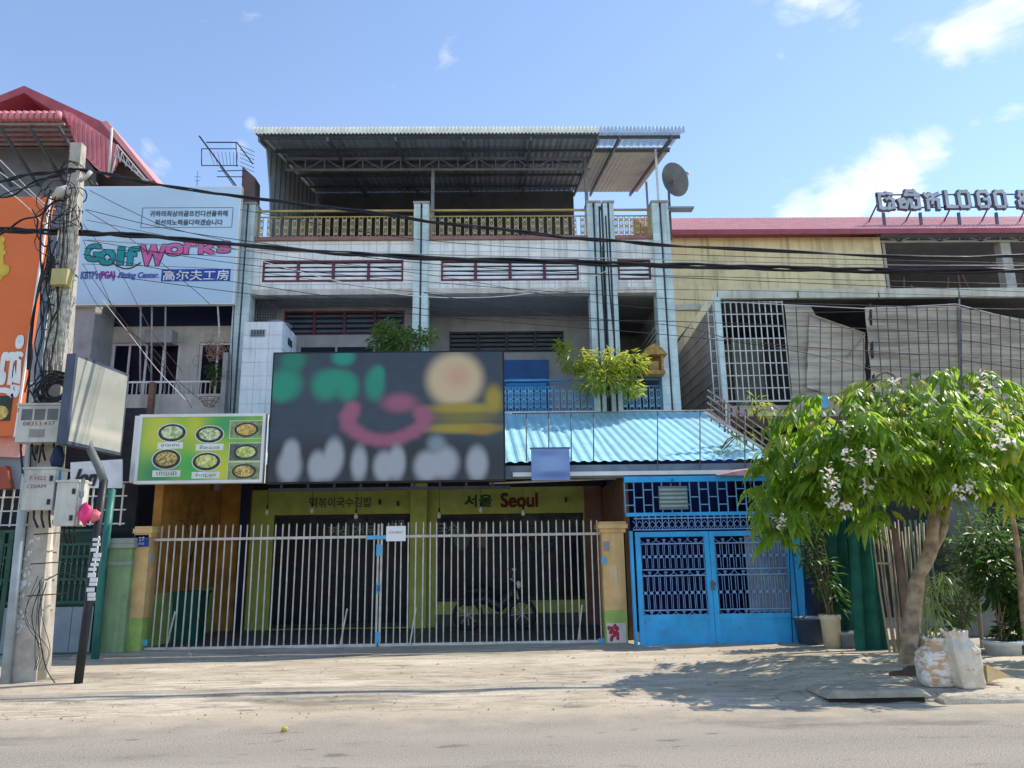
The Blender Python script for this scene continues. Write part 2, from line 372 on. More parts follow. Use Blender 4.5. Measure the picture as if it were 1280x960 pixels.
st2_ = t.noise(.75, 7, .68, stretch=(.35, 1.0, 1)); co = t.mix(t.math('MULTIPLY', t.ramp(st2_, .54, .66), .6), co, (.13, .12, .105))
st3_ = t.noise(3.5, 5, .65, stretch=(.5, 1.3, 1)); co = t.mix(t.math('MULTIPLY', t.ramp(st3_, .60, .68), .55), co, (.075, .07, .065))
co = t.mix(t.math('MULTIPLY', cracks(t, .4, .004), .35), co, (.06, .055, .05))
sy = t.new('ShaderNodeSeparateXYZ'); t.l.new(t.pos(), sy.inputs[0])
tyre = t.new('ShaderNodeTexWave', wave_type='BANDS', bands_direction='Y'); tyre.inputs['Scale'].default_value = .30; tyre.inputs['Distortion'].default_value = .6; t.l.new(t.pos(), tyre.inputs['Vector'])
co = t.mix(t.math('MULTIPLY', tyre.outputs['Fac'], .14), co, (.13, .12, .11))
edge = t.ramp(t.math('ADD', sy.outputs[1], t.math('MULTIPLY', t.noise(1.6, 8, .7), 2.2)), 8.5, 9.7)
co = t.mix(t.math('MULTIPLY', t.math('MULTIPLY', edge, t.ramp(t.noise(24, 4, .75), .25, .5)), .92), co, (.46, .39, .29))
t.l.new(co, b.inputs['Base Color']); b.inputs['Roughness'].default_value = .9; b.inputs['Specular IOR Level'].default_value = .15
bp = t.new('ShaderNodeBump'); bp.inputs['Strength'].default_value = .35; bp.inputs['Distance'].default_value = .01; t.l.new(sp, bp.inputs['Height']); t.l.new(bp.outputs[0], b.inputs['Normal'])
pm = bpy.data.materials.new('dusty concrete'); pm.use_nodes = True; t = NT(pm); b = t.n['Principled BSDF']
a = t.noise(.9, 8, .68, stretch=(.45, 1.5, 1)); c_ = t.noise(6, 8, .7, stretch=(.3, 1.8, 1)); s3 = t.noise(42, 5, .75)
co = t.mix(t.ramp(a, .3, .72), (.42, .35, .255), (.66, .57, .445))
co = t.mix(t.math('MULTIPLY', t.ramp(c_, .46, .64), .75), co, (.31, .255, .185))
co = t.mix(t.math('MULTIPLY', t.ramp(s3, .50, .66), .5), co, (.22, .18, .13))
st = t.noise(1.7, 8, .72, stretch=(.55, 2.0, 1)); co = t.mix(t.math('MULTIPLY', t.ramp(st, .57, .70), .65), co, (.20, .165, .12))
st2_ = t.noise(.75, 7, .68, stretch=(.35, 1.0, 1)); co = t.mix(t.math('MULTIPLY', t.ramp(st2_, .54, .66), .6), co, (.13, .12, .105))
st3_ = t.noise(3.5, 5, .65, stretch=(.5, 1.3, 1)); co = t.mix(t.math('MULTIPLY', t.ramp(st3_, .60, .68), .55), co, (.075, .07, .065))
co = t.mix(t.math('MULTIPLY', cracks(t, .42, .007, .5), .75), co, (.10, .08, .06))
co = t.mix(t.math('MULTIPLY', cracks(t, 1.6, .004, .4), .45), co, (.14, .115, .085))
lt_ = t.noise(2.6, 7, .75, stretch=(.35, 2.4, 1)); co = t.mix(t.math('MULTIPLY', t.ramp(lt_, .58, .68), .5), co, (.72, .65, .53))
t.l.new(co, b.inputs['Base Color']); b.inputs['Roughness'].default_value = .92; b.inputs['Specular IOR Level'].default_value = .15
hh = t.math('ADD', t.math('MULTIPLY', c_, .8), t.math('ADD', t.math('MULTIPLY', s3, .25), st))
bp = t.new('ShaderNodeBump'); bp.inputs['Strength'].default_value = .75; bp.inputs['Distance'].default_value = .03; t.l.new(hh, bp.inputs['Height']); t.l.new(bp.outputs[0], b.inputs['Normal'])
struct('ground', MB().add([(-500, -300, -.06), (500, -300, -.06), (500, 900, -.06), (-500, 900, -.06)], [(0, 1, 2, 3)]), mat('bare earth', (.22, .18, .13), .95))
struct('road', MB().add([(-300, -4.2, 0), (300, -4.2, 0), (300, 9.6, 0), (-300, 9.6, 0)], [(0, 1, 2, 3)]), gm)
from mathutils import noise as mnoise
def smooth(a, b, x): x = max(0, min(1, (x-a)/(b-a))); return x*x*(3-2*x)
def gz(x, y):
    z = .008+.05*smooth(8.6, 9.5, y)+.03*smooth(9.5, 13, y)
    z += .07*smooth(3.2, 3.7, x)*smooth(8.44, 8.58, y)*(1-smooth(10.5, 12.5, y))
    return z+.014*mnoise.noise((x*.9, y*1.3, 0))*smooth(8.2, 9.0, y)
def pave(name, y0, y1, ny, ragged):
    mb = MB(); xs = [-60, -30, -16]+[-12+i*.22 for i in range(int(26/.22))]+[20, 32, 60]; n = len(xs)
    for j in range(ny+1):
        for x in xs:
            y = y0+(y1-y0)*j/ny
            if ragged and j < 3: y += (.20*mnoise.noise((x*.55, 3.3, 0))+.09*mnoise.noise((x*2.7, 9, 0))+.03*mnoise.noise((x*9, 9, 0)))*(1-j/3)
            z = gz(x, y)
            if j == 0 or (j == ny and not ragged): z -= .06
            mb.v.append((x, y, z))
    for j in range(ny):
        for i in range(n-1): mb.f.append((j*n+i, j*n+i+1, (j+1)*n+i+1, (j+1)*n+i)); mb.sm.append(True)
    struct(name, mb, pm)
pave('pavement', 8.32, 10.33, 14, True)
struct('opposite_pavement', MB().add([(-300, -16, .02), (300, -16, .02), (300, -4.0, .02), (-300, -4.0, .02)], [(0, 1, 2, 3)]), pm)  # unseen far side of the street, added to bounce light onto the facades
pave('forecourt', 10.36, 18.0, 24, False)
from mathutils import noise as mnoise
# broken kerb stones beside the tree
def block(mb, x0, x1, y0, y1, z0, z1, j=.03):
    r = lambda: random.uniform(-j, j)
    n = max(6, int((x1-x0)/.045)); prof = [(y0, z0), (y0, z0+(z1-z0)*.55), (y0+.02, z1-.012), (y0+.05, z1), ((y0+y1)/2, z1), (y1-.05, z1), (y1, z1-.02), (y1, z0)]; m = len(prof); o = len(mb.v)
    for i in range(n+1):
        x = x0+(x1-x0)*i/n; e = min(i, n-i)
        for (y, z) in prof:
            q = (x*3.1+y0*7, y*5, z*6+x0); k = mnoise.noise(q)*.6+mnoise.noise((q[0]*4, q[1]*4, q[2]*4))*.4
            mb.v.append((x+r()*.2, y+j*1.3*k, z if z <= z0 else max(z0+.004, z+j*1.2*k-(.05 if e == 0 else .012 if e == 1 else 0)*(z-z0)/(z1-z0)-.05*max(0, mnoise.noise((x*1.9, 4, y0))-.1))))
    for i in range(n):
        for a in range(m-1): mb.f.append((o+i*m+a, o+(i+1)*m+a, o+(i+1)*m+a+1, o+i*m+a+1)); mb.sm.append(False)
    mb.f.append(tuple(o+a for a in range(m))); mb.f.append(tuple(o+n*m+a for a in reversed(range(m)))); mb.sm += [False, False]; return mb
struct('drain_cover', block(MB(), 3.42, 4.52, 8.36, 8.92, .06, .135, .010), kerb_m)
struct('gap_shade_block', MB().box(3.46, 4.48, 8.42, 8.9, -.02, .064), mat('painted gap shade', (.03, .028, .025), .95))  # dark block stands for the shade in the gap under the slab
struct('kerb', block(MB(), 4.60, 7.6, 8.26, 8.46, 0, .10, .018), pm)
struct('kerb', block(MB(), 7.63, 10.4, 8.26, 8.46, 0, .10, .018), pm)
struct('kerb', block(MB(), 3.02, 3.36, 8.55, 8.85, 0, .07, .03), kerb_m)
# grit and litter along the road edge
rb = MB()
for i in range(420):
    x = random.uniform(-7, 8); y = random.gauss(8.55, .35) if random.random() < .6 else random.uniform(8.2, 13); r = random.uniform(.004, .014)
    z = (gz(x, y) if y > 8.35 else 0)
    rb.add([(x-r, y-r*.8, z-.004), (x+r, y-r, z-.004), (x+r*.7, y+r, z-.004), (x-r, y+r, z-.004), (x, y, z+r*.9)], [(0,1,4),(1,2,4),(2,3,4),(3,0,4)])
rb.build('gravel', mat('grit', (.25, .21, .16), .9, var=.4, scale=20), None, 'stuff')['label'] = 'scattered grit along the edge of the road'
lf = MB()
for i in range(130):
    x = random.gauss(4.2, 2.0) if random.random() < .7 else random.uniform(-6, 6); y = random.uniform(8.4, 12.8); z = gz(x, y)+.008; a = random.uniform(0, 6.28); L = random.uniform(.015, .04)
    d = Vector((cos(a), sin(a), 0)); e = Vector((-sin(a), cos(a), 0)); p = Vector((x, y, z))
    lf.add([p-d*L, p+e*L*.35+Vector((0, 0, .012)), p+d*L, p-e*L*.35], [(0, 1, 2, 3)])
o = lf.build('fallen_leaves', mat('dry leaf', (.30, .22, .12), .8, var=.5, scale=15), None, 'stuff'); o['label'] = 'dry leaves fallen on the pavement'

# ------------------------------------------------------------------ the three-bay shophouse
FY = 16.8
house = thing('shophouse', 'three storey white and pale blue shophouse with balconies and metal rooftop canopy, in the middle', 'building', (-0.9, FY, 0))
# paired pilasters with a dark groove between them
for (xa, xb, dx) in [(-6.0, -5.62, 0), (-1.88, -1.53, 0), (2.24, 2.56, 0), (2.63, 2.88, 0), (3.80, 4.20, 0)]:
    p = MB(); w = (xb-xa); g = .05
    p.box(xa, xa+w/2-g/2, FY-.05, FY+.35, 4.3, 9.78); p.box(xa+w/2+g/2, xb, FY-.05, FY+.35, 4.3, 9.78)
    pl = p.build('pillar', pale_blue, house)
    MB().box(xa+w/2-g/2, xa+w/2+g/2, FY+.02, FY+.33, 4.31, 9.70).build('drain_groove', steel_dark, pl)
    MB().box(xa-.02, xb+.02, FY-.08, FY+.37, 9.783, 9.83).build('cap', grey_wall, pl)
bays = [(-5.62, -1.88, -5.41, -2.12, 4), (-1.53, 2.24, -1.24, 2.01, 4), (2.88, 3.80, 2.93, 3.72, 1)]
slat = MB().box(-.5, .5, -.012, .012, -.036, .036)
def louvre_row(parent, x0, x1, z0, z1, y, n, fm, sm_, rows=4, fname='louvre_frame'):
    fr = MB(); frame_box(fr, x0, x1, z0, z1, y-.03, y+.05, .045)
    for k in range(1, n):
        x = x0+(x1-x0)*k/n; fr.box(x-.03, x+.03, y-.028, y+.05, z0+.045, z1-.045)
    f = fr.build('louvre_vent', fm, parent)
    MB().box(x0+.03, x1-.03, y+.10, y+.12, z0+.03, z1-.03).build('vent_backing', louvre_dark, f)
    pts = []; sc_ = []
    for k in range(n):
        a = x0+(x1-x0)*k/n+.035; b_ = x0+(x1-x0)*(k+1)/n-.035
        for j in range(rows): pts.append(((a+b_)/2, y+.02, z0+.05+(z1-z0-.1)*(j+.5)/rows)); sc_.append((b_-a, 1, 1))
    sl = pieces('slat', slat, sm_, f, pts, sc_)
    for s_ in sl: s_.rotation_euler = (radians(-16), 0, 0)
for (a, b, h0, h1, n) in bays:
    wb = MB(); wall_hole(wb, a, b, 7.66, 8.88, FY+.06, FY+.22, [(h0, h1, 7.86, 8.40)])
    w_ = wb.build('parapet_wall', white_tile, house)
    louvre_row(house, h0, h1, 7.86, 8.40, FY+.10, n, maroon, louvre_white, 4)
    MB().box(a, b, FY-.02, FY+.20, 7.52, 7.657).build('ledge', ledge_m, house)
    MB().box(a, b, FY-.01, FY+.24, 8.883, 8.97).build('coping', mat('dusty maroon coping', (.32, .16, .14), .7, var=.2, dirt=.4), house)
    MB().box(a, b, FY-.03, FY+.22, 4.52, 4.72).build('balcony_edge', white_tile, house)
# slabs and outer walls
MB().box(-6.0, 4.2, FY+.36, 24, 8.70, 8.86).build('roof_deck', grey_wall, house)
MB().box(-6.0, 4.2, FY+.23, FY+.36, 7.54, 7.70).build('ceiling_beam', ceiling_m, house)
MB().box(-5.98, 4.18, FY+.36, 24, 7.58, 7.74).build('ceiling', ceiling_m, house)
MB().box(-6.0, 4.2, FY+.22, 24, 4.42, 4.60).build('floor_slab', grey_wall, house)
MB().box(-6.0, -5.82, FY+.36, 24, .1, 8.69).build('wall', cream_wall, house)
MB().box(4.02, 4.2, FY+.36, 24, .1, 8.69).build('wall', cream_wall, house)
MB().box(-1.80, -1.62, FY+.36, 19.2, 4.61, 7.57).build('wall', grey_wall, house)
MB().box(2.45, 2.68, FY+.36, 20.5, 4.61, 7.57).build('wall', grey_wall, house)
MB().box(-5.81, 4.01, 23.8, 24, .1, 8.69).build('rear_wall', grey_wall, house)
# recessed room fronts: bay 1 at 17.9, bay 2 at 18.7, bay 3 at 20.6
def room_front(x0, x1, y, holes): 
    wb = MB(); wall_hole(wb, x0, x1, 4.6, 7.58, y, y+.15, holes); return wb.build('wall', grey_wall, house)
p0 = W(350, 380, 17.9); p1 = W(516, 407, 17.9)
z_t, z_b = p0.z, p1.z
room_front(-5.82, -1.80, 17.9, [(-5.15, -2.2, 6.88, 7.50)])
louvre_row(house, -5.15, -2.2, 6.88, 7.50, 17.96, 4, maroon, mat('blue grey slat', (.10, .13, .17), .5), 4)
def window(x0, x1, z0, z1, y, n, fm, parent, gm_=None):
    fr = MB(); frame_box(fr, x0, x1, z0, z1, y-.04, y, .06)
    for k in range(1, n):
        x = x0+(x1-x0)*k/n; fr.box(x-.025, x+.025, y-.038, y, z0+.06, z1-.06)
    f = fr.build('window', fm, parent)
    MB().box(x0+.05, x1-.05, y-.02, y-.008, z0+.05, z1-.05).build('pane', gm_ or glass_dark, f); return f
window(-4.75, -2.0, 4.8, 6.62, 17.89, 3, grey_wall, house)
room_front(-1.62, 2.45, 18.7, [(-1.15, 1.78, 6.62, 7.18)])
louvre_row(house, -1.15, 1.78, 6.62, 7.18, 18.76, 4, louvre_dark, mat('dark grey slat', (.12, .12, .14), .6), 4)
d = MB(); d.box(.22, 1.36, 18.62, 18.69, 4.62, 6.40); dr = d.build('door', mat('deep blue door', (.01, .10, .30), .4), house)
sh = mat('shutter blue', (.03, .30, .66), .45, var=.15)
pieces('slat', MB().box(-.50, .50, -.02, .02, -.04, .04), sh, dr, [(.79, 18.60, 5.2+.11*k) for k in range(7)])
MB().box(.8, 1.3, 18.57, 18.60, 4.66, 5.14).build('panel', sh, dr)
room_front(2.68, 4.02, 20.6, [(2.9, 3.8, 4.65, 6.7)]); MB().box(2.9, 3.8, 20.7, 20.75, 4.65, 6.7).build('door', dark_room, house)
# louvre opening seen edge-on in the right side wall
sf = MB().box(3.93, 3.97, 17.35, 20.3, 6.30, 6.95).build('side_louvre', louvre_dark, house)
pieces('slat', MB().box(-.02, .02, -1.45, 1.45, -.035, .035), louvre_white, sf, [(3.90, 18.83, 6.36+.135*k) for k in range(5)])
# railings
def rail_run(name, x0, x1, z0, z1, y, m, m2, step, parent, mid=True):
    r = MB(); r.box(x0, x1, y-.025, y+.025, z1-.045, z1); r.box(x0, x1, y-.02, y+.02, z0, z0+.035); r.box(x0, x1, y-.015, y+.015, z1-.19, z1-.165)
    r.box(x0, x0+.03, y-.018, y+.018, z0, z1-.046); r.box(x1-.03, x1, y-.018, y+.018, z0, z1-.046); rr = r.build(name, m, parent); h = z1-.19-z0-.035
    bb = MB()
    for dx in (-.045, .045): bb.box(dx-.008, dx+.008, -.008, .008, 0, h)
    for zc in (.16*h, .5*h, .84*h): 
        bb.box(-.028, .028, -.013, .013, zc-.028, zc+.028)
    for zc in (.33*h, .67*h):
        bb.bar((-.036, 0, zc-.06), (.036, 0, zc+.06), .011); bb.bar((.036, .002, zc-.06), (-.036, .002, zc+.06), .011)
    n = max(1, int((x1-x0)/step)); pieces('baluster', bb, m2, rr, [(x0+(x1-x0)*(k+.5)/n, y, z0+.035) for k in range(n)])
    return rr
gold_b = mat('worn gold baluster', (.50, .40, .22), .5, var=.35, dirt=.3, scale=9)
rail_run('roof_railing', -5.62, -1.88, 8.97, 9.70, FY+.12, gold, gold_b, .19, house)
rail_run('roof_railing', -1.53, 2.24, 8.97, 9.70, FY+.12, gold, gold_b, .19, house)
rail_run('roof_railing', 2.88, 3.80, 8.97, 9.70, FY+.12, gold, gold, .13, house)
blue_b = mat('pale blue baluster', (.22, .45, .62), .5, var=.3)
for a, b, *_ in bays: rail_run('balcony_railing', a, b, 4.72, 5.48, FY+.08, blue_rail, blue_b, .15, house)
MB().box(-5.6, -5.15, FY+.14, FY+.16, 4.75, 5.42).build('blue_sheet', mat('blue tarpaulin', (.03, .22, .52), .5, var=.3), house)
# lattice screen at the head of the left bay
g = MB()
for k in range(9): g.box(-5.6+k*.06, -5.585+k*.06, FY+.30, FY+.32, 6.6, 7.52)
for k in range(14): g.box(-5.6, -5.1, FY+.302, FY+.318, 6.6+k*.068, 6.615+k*.068)
g.build('lattice_screen', louvre_dark, house)
# white tiled box room pushed out over the left balcony
bx = MB().box(-5.32, -4.50, 15.6, 16.74, 4.4, 6.50).build('box_room', mat('white grout', (.62, .64, .66), .6, dirt=.3, streak=.3), house)
tl = []; s_ = []
for j in range(7):
    for i in range(3): tl.append((-5.32+.82*(i+.5)/3, 15.598, 4.42+.297*(j+.5))); 
tilem = mat('white glazed tile', (.76, .78, .79), .3, var=.05, dirt=.22, streak=.25)
pieces('tile', MB().box(-.132, .132, -.008, .004, -.142, .142), tilem, bx, tl)
pieces('tile', MB().box(-.004, .008, -.14, .14, -.142, .142), tilem, bx, [(-4.498, 15.62+.285*(i+.5), 4.42+.297*(j+.5)) for j in range(7) for i in range(3)])
vz = W(318, 416, 15.58).z
gv = MB(); frame_box(gv, -5.17, -4.86, vz-.09, vz+.07, 15.57, 15.60, .02)
for k in range(1, 5): gv.box(-5.17+.31*k/5-.006, -5.17+.31*k/5+.006, 15.575, 15.592, vz-.07, vz+.05)
for k in range(1, 3): gv.box(-5.15, -4.88, 15.577, 15.59, vz-.09+.16*k/3-.005, vz-.09+.16*k/3+.005)
gvo = gv.build('vent_grille', mat('grey grille', (.30, .31, .32), .6), bx); MB().box(-5.16, -4.87, 15.583, 15.588, vz-.08, vz+.06).build('vent_dark', louvre_dark, gvo)
gv2 = MB().box(-4.492, -4.485, 16.0, 16.35, vz-.14, vz+.02).build('vent_grille', louvre_dark, bx)
# folded sack lying on top of the box room
sk = MB(); sk.sphere((-4.75, 16.1, 6.56), .3, .3, .10, 12, 6, .12); tag(sk.build('grey_sack', mat('grey sack cloth', (.22, .22, .24), .9, var=.3, bump=.7, bscale=14), None), 'grey bundle lying on top of the white tiled box room', 'bundle')

# rooftop canopy
RY0, RZ0, RY1, RZ1 = 16.0, W(500, 166, 16.0).z, 21.5, 0
RZ1 = RZ0+.235*(RY1-RY0)
xl, xm, xr = W(318, 166, 16).x, W(748, 167, 16).x, W(853, 168, 16).x
canopy = MB(); nsh = 9
def can(x, y): return RZ0+(y-RY0)*.235
for k in range(nsh):
    a = xl+(xm-xl)*k/nsh; b = xl+(xm-xl)*(k+1)/nsh+.05
    MB().corr(a, b, RY0, RZ0+.004*k, RY1, RZ1+.004*k, .16, .022, 0).build('roof_sheet', sheet_grey, house)
for k in range(2):
    a = xm+.01+(xr-xm)*k/2; b = xm+.01+(xr-xm)*(k+1)/2+.0
    MB().corr(a, b, RY0, RZ0+.02, 17.1, can(0, 17.1)+.02, .16, .022).build('roof_sheet', mat('clear blue sheet', (.30, .42, .52), .3, alpha=.75), house)
    MB().corr(a, b, 17.12, can(0, 17.12)-.01, RY1, RZ1-.02, .12, .009).build('roof_sheet', beige_sheet, house)
def edge_strip(x0, x1, m, name):
    mb = MB(); n = int((x1-x0)/.085)*2; o = 0
    zt = W(500, 157, RY0-.06).z; zb = W(500, 166, RY0-.06).z
    for i in range(n+1):
        x = x0+(x1-x0)*i/n; dy = .025*(i % 2); dz = .035*(1-(i % 2))
        mb.v += [(x, RY0-.06+dy, zb-.02+dz), (x, RY0-.02+dy*.6, zt)]
    for i in range(n): mb.f.append((i*2, i*2+2, i*2+3, i*2+1)); mb.sm.append(False)
    mb.build(name, m, house)
edge_strip(xl-.02, xm, cream_trim, 'eave_trim'); edge_strip(xm, xr+.05, blue_trim, 'eave_trim')
for y in (16.15, 17.2, 18.2, 19.4, 20.6): MB().box(xl+.05, xm, y-.03, y+.03, can(0, y)-.09, can(0, y)-.03).build('purlin', steel_dark, house)
for y in (16.15, 17.2): MB().box(xm, xr-.02, y-.03, y+.03, can(0, y)-.10, can(0, y)-.04).build('purlin', steel_dark, house)
for x in [xl+.1+(xm-xl-.1)*k/5 for k in range(6)]+[xm+.5, xr-.25]:
    MB().bar((x, 16.05, can(0, 16.05)-.14), (x, 21.4, can(0, 21.4)-.14), .05, .1).build('rafter', steel_dark, house)
TY = 17.6; tz1 = W(500, 198, TY).z; tz0 = W(500, 212, TY).z
tr = MB(); tr.box(xl+.3, xm, TY-.025, TY+.025, tz1-.03, tz1+.02); tr.box(xl+.3, xm, TY-.025, TY+.025, tz0-.03, tz0+.02)
n = 16
for k in range(n):
    a = xl+.3+(xm-xl-.3)*k/n; b = xl+.3+(xm-xl-.3)*(k+1)/n
    tr.bar((a, TY, tz0), (a, TY, tz1), .03); tr.bar((a, TY, tz0 if k % 2 else tz1), (b, TY, tz1 if k % 2 else tz0), .025)
tr.build('roof_truss', mat('grey truss steel', (.24, .27, .30), .55), house)
for (px, zt) in ((541, tz0), (733, tz1), (343, tz1)):
    x = W(px, 240, TY).x; MB().box(x-.04, x+.04, TY-.04, TY+.04, 8.86, zt).build('post', mat('grey truss steel', (.24, .27, .30)), house)
x = W(822, 230, 17.0).x; MB().box(x-.025, x+.025, 16.98, 17.03, 8.9, can(0, 17)-.1).build('post', white_p, house)
x = W(808, 230, 19.0).x; MB().box(x-.025, x+.025, 18.98, 19.03, 8.9, can(0, 19)-.4).build('post', mat('grey truss steel', (.24, .27, .30)), house)
MB().box(xl, xm, 21.52, 21.62, 8.86, RZ1+.06).build('rear_wall', mat('dark grey sheet', (.10, .105, .115), .7), house)
# left gable cladding under the canopy
sd = MB(); sd.prism([(xl+.1, 16.5, can(0, 16.5)-.05), (xl+.1, 21.4, can(0, 21.4)-.1), (xl+.1, 21.4, 9.0), (xl+.1, 17.3, 9.0), (xl+.1, 17.0, 10.3)], (.03, 0, 0)); sd.build('side_cladding', sheet_grey, house)
for k in range(11): MB().box(xl+.13, xl+.15, 16.9+.42*k, 16.94+.42*k, 9.9 if k else 10.6, can(0, 16.9+.42*k)-.12).build('cladding_rib', steel_dark, house)

# ------------------------------------------------------------------ satellite dish and aerial rack
dc = W(841, 226, 16.9)
dish = thing('satellite_dish', 'grey satellite dish on a pole beside the right end of the roof canopy', 'dish', (dc.x-.1, 16.9, 9.8))
q = MB(); N = 22; R_ = W(861, 226, 16.9).x-W(826, 226, 16.9).x; R_ *= .5
dirn = Vector((.62, .25, .42)).normalized(); u = dirn.cross(Vector((0, 0, 1))).normalized(); v_ = u.cross(dirn)
for j, (r, dp) in enumerate(((.001, 0), (.35, .02), (.7, .08), (1, .17))):
    for k in range(N): q.v.append(tuple(dc+(u*cos(2*pi*k/N)+v_*sin(2*pi*k/N))*r*R_*1.25+dirn*dp*R_*1.4))
for j in range(3):
    for k in range(N): k2 = (k+1) % N; q.f.append((j*N+k, j*N+k2, (j+1)*N+k2, (j+1)*N+k)); q.sm.append(True)
q.build('bowl', mat('grey dish mesh', (.22, .23, .24), .6), dish)
q = MB(); tip = dc+dirn*.55; 
for k in (0, 7, 15): q.tube([q_ for q_ in (dc+(u*cos(2*pi*k/N)+v_*sin(2*pi*k/N))*R_*1.2+dirn*.1, tip)], .009, 5)
q.build('feed_arm', steel_dark, dish); MB().sphere(tip, .045, .045, .05).build('feed_horn', white_p, dish)
MB().tube([(dc.x-.12, 16.95, 8.9), (dc.x-.1, 16.95, dc.z-.05), tuple(dc-dirn*.02)], .03, 8).build('mast', steel_dark, dish)
MB().box(dc.x-.2, dc.x+.42, 16.7, 16.95, 9.62, 9.66).build('bracket', sheet_grey, dish)
ant = thing('aerial_rack', 'black wire aerial rack leaning out over the left edge of the roof', 'aerial', (W(290, 240, 16.9).x, 16.9, 9.8))
def seg(mb, pts, Y, r=.012, n=5):
    for a, b in zip(pts[:-1], pts[1:]): mb.tube([W(a[0], a[1], Y), W(b[0], b[1], Y)], r, n)
m_ = MB(); seg(m_, [(249, 170), (297, 235)], 16.9, .02); seg(m_, [(258, 178), (296, 178), (316, 205)], 16.9, .016); seg(m_, [(252, 186), (296, 186)], 16.9); seg(m_, [(252, 186), (252, 207), (298, 207)], 16.9); seg(m_, [(295, 178), (296, 208)], 16.9)
seg(m_, [(272, 214), (304, 213)], 16.95); seg(m_, [(271, 221), (304, 221)], 16.95); seg(m_, [(275, 208), (292, 232)], 16.95); m_.build('frame', black_p, ant)
m_ = MB()
for k in range(8): seg(m_, [(262+k*5, 190), (268+k*4, 206)], 16.92, .006, 4)
for k in range(6): seg(m_, [(300, 182+k*5), (318, 190+k*5)], 16.88, .007, 4)
m_.build('wire_elements', black_p, ant)
MB().prism([W(303, 208, 17.0), W(319, 222, 17.0), W(318, 258, 17.0), W(301, 258, 17.0)], (0, .4, 0)).build('rust_panel', mat('brown panel', (.14, .10, .09), .8), ant)
m_ = MB(); seg(m_, [(246, 235), (247, 214)], 16.9, .008); seg(m_, [(243, 221), (251, 221)], 16.9, .006); seg(m_, [(244, 226), (250, 226)], 16.9, .006)
o = m_.build('tv_aerial', steel_dark, None); tag(o, 'tiny thin television aerial above the pale blue sign', 'aerial')

# ------------------------------------------------------------------ ground floor shop
SY = 16.95
shop_holes = [(-4.85, -1.75, .12, 2.50), (-1.30, 1.92, .62, 2.47)]
wb = MB(); wall_hole(wb, -5.35, 2.30, .1, 3.05, SY, SY+.12, shop_holes); sw = wb.build('shop_front', olive, house)
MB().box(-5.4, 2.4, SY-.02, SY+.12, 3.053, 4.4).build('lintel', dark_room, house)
MB().box(-1.32, 1.95, SY-.012, SY-.002, .1, .36).build('plinth', mat('dark plinth', (.10, .085, .07), .8), house)
gw = window(-4.84, -1.76, .14, 2.49, SY+.07, 3, black_p, house); gw2 = window(-1.29, 1.91, .63, 2.46, SY+.07, 2, black_p, house)
MB().box(-1.86, -1.50, FY-.05, SY-.01, .1, 3.25).build('ground_column', olive, house)
# faint signs and pictures behind the glass
dk = mat('faded window print', (.16, .17, .17), .5, var=.3)
for (px, w_, s_) in ((425, .62, '분식'), (452, .40, '삼겹'),):
    pass
text_mb('한식 전문', (W(440, 664, SY)[0], SY+.03, W(440, 664, SY).z), h=.24, bold=.008).build('window_lettering', dk, gw)
text_mb('서울 식당', (W(508, 655, SY)[0], SY+.03, W(508, 655, SY).z), h=.17, bold=.006).build('window_lettering', dk, gw)
text_mb('국수', (W(560, 661, SY)[0], SY+.03, W(560, 661, SY).z), h=.24, bold=.008).build('window_lettering', dk, gw2)
MB().box(-.42, -.22, SY+.03, SY+.05, 1.75, 2.15).build('poster', mat('tan print', (.14, .10, .07), .6), gw2)
MB().sphere((-.75, SY+.05, 1.95), .2, .01, .25).build('poster', mat('grey print', (.09, .10, .10), .6), gw2)
m_ = MB(); c_ = W(676, 672, SY)
for k in range(26):
    a = 2*pi*k/26; m_.sphere((c_.x+.30*cos(a)+random.uniform(-.03, .03), SY+.03, c_.z+.30*sin(a)), .05, .012, .04, 6, 4)
m_.build('wreath', mat('dusty wreath', (.075, .085, .075), .8, var=.4, scale=20), gw2)
mt = thing('parked_motorbike', 'dark motorbike standing behind the right half of the fence', 'motorbike', (W(618, 730, 16.2).x, 16.2, .1))
bx0 = W(618, 730, 16.2).x; blk = mat('dark bike body', (.03, .03, .035), .35)
for s in (-.55, .55):
    wl_ = MB(); ring = [(bx0+s+.27*cos(a), 16.2, .40+.27*sin(a)) for a in [2*pi*k/16 for k in range(17)]]
    wl_.tube(ring, .045, 6, False); w1 = wl_.build('wheel', black_p, mt)
    sp_ = MB(); [sp_.bar((bx0+s, 16.2, .40), (bx0+s+.25*cos(a), 16.2, .40+.25*sin(a)), .012) for a in [2*pi*k/8+.1 for k in range(8)]]; sp_.build('spokes', fence_steel, w1)
bd = MB(); bd.tube([(bx0-.6, 16.2, .62), (bx0-.2, 16.2, .72), (bx0+.1, 16.2, .55), (bx0+.35, 16.2, .8), (bx0+.42, 16.2, 1.0)], [.06, .12, .13, .11, .07], 8); bd.build('body', blk, mt)
MB().tube([(bx0-.65, 16.2, .86), (bx0-.3, 16.2, .88), (bx0-.02, 16.2, .80)], [.05, .11, .09], 8).build('seat', black_p, mt)
MB().tube([(bx0+.34, 15.9, 1.1), (bx0+.42, 16.2, 1.04), (bx0+.34, 16.5, 1.1)], .016, 6).build('handlebar', fence_steel, mt)
MB().sphere((bx0+.5, 16.2, .98), .06, .07, .08).build('headlight', white_p, mt)
MB().tube([(bx0+.42, 16.2, .98), (bx0+.55, 16.2, .40)], .025, 6).build('fork', fence_steel, mt)
m_ = MB(); m_.tube([(bx0+.37, 15.92, 1.1), (bx0+.40, 15.9, 1.26)], .008, 5); m_.sphere((bx0+.40, 15.9, 1.29), .045, .015, .035); m_.build('mirror', fence_steel, mt)
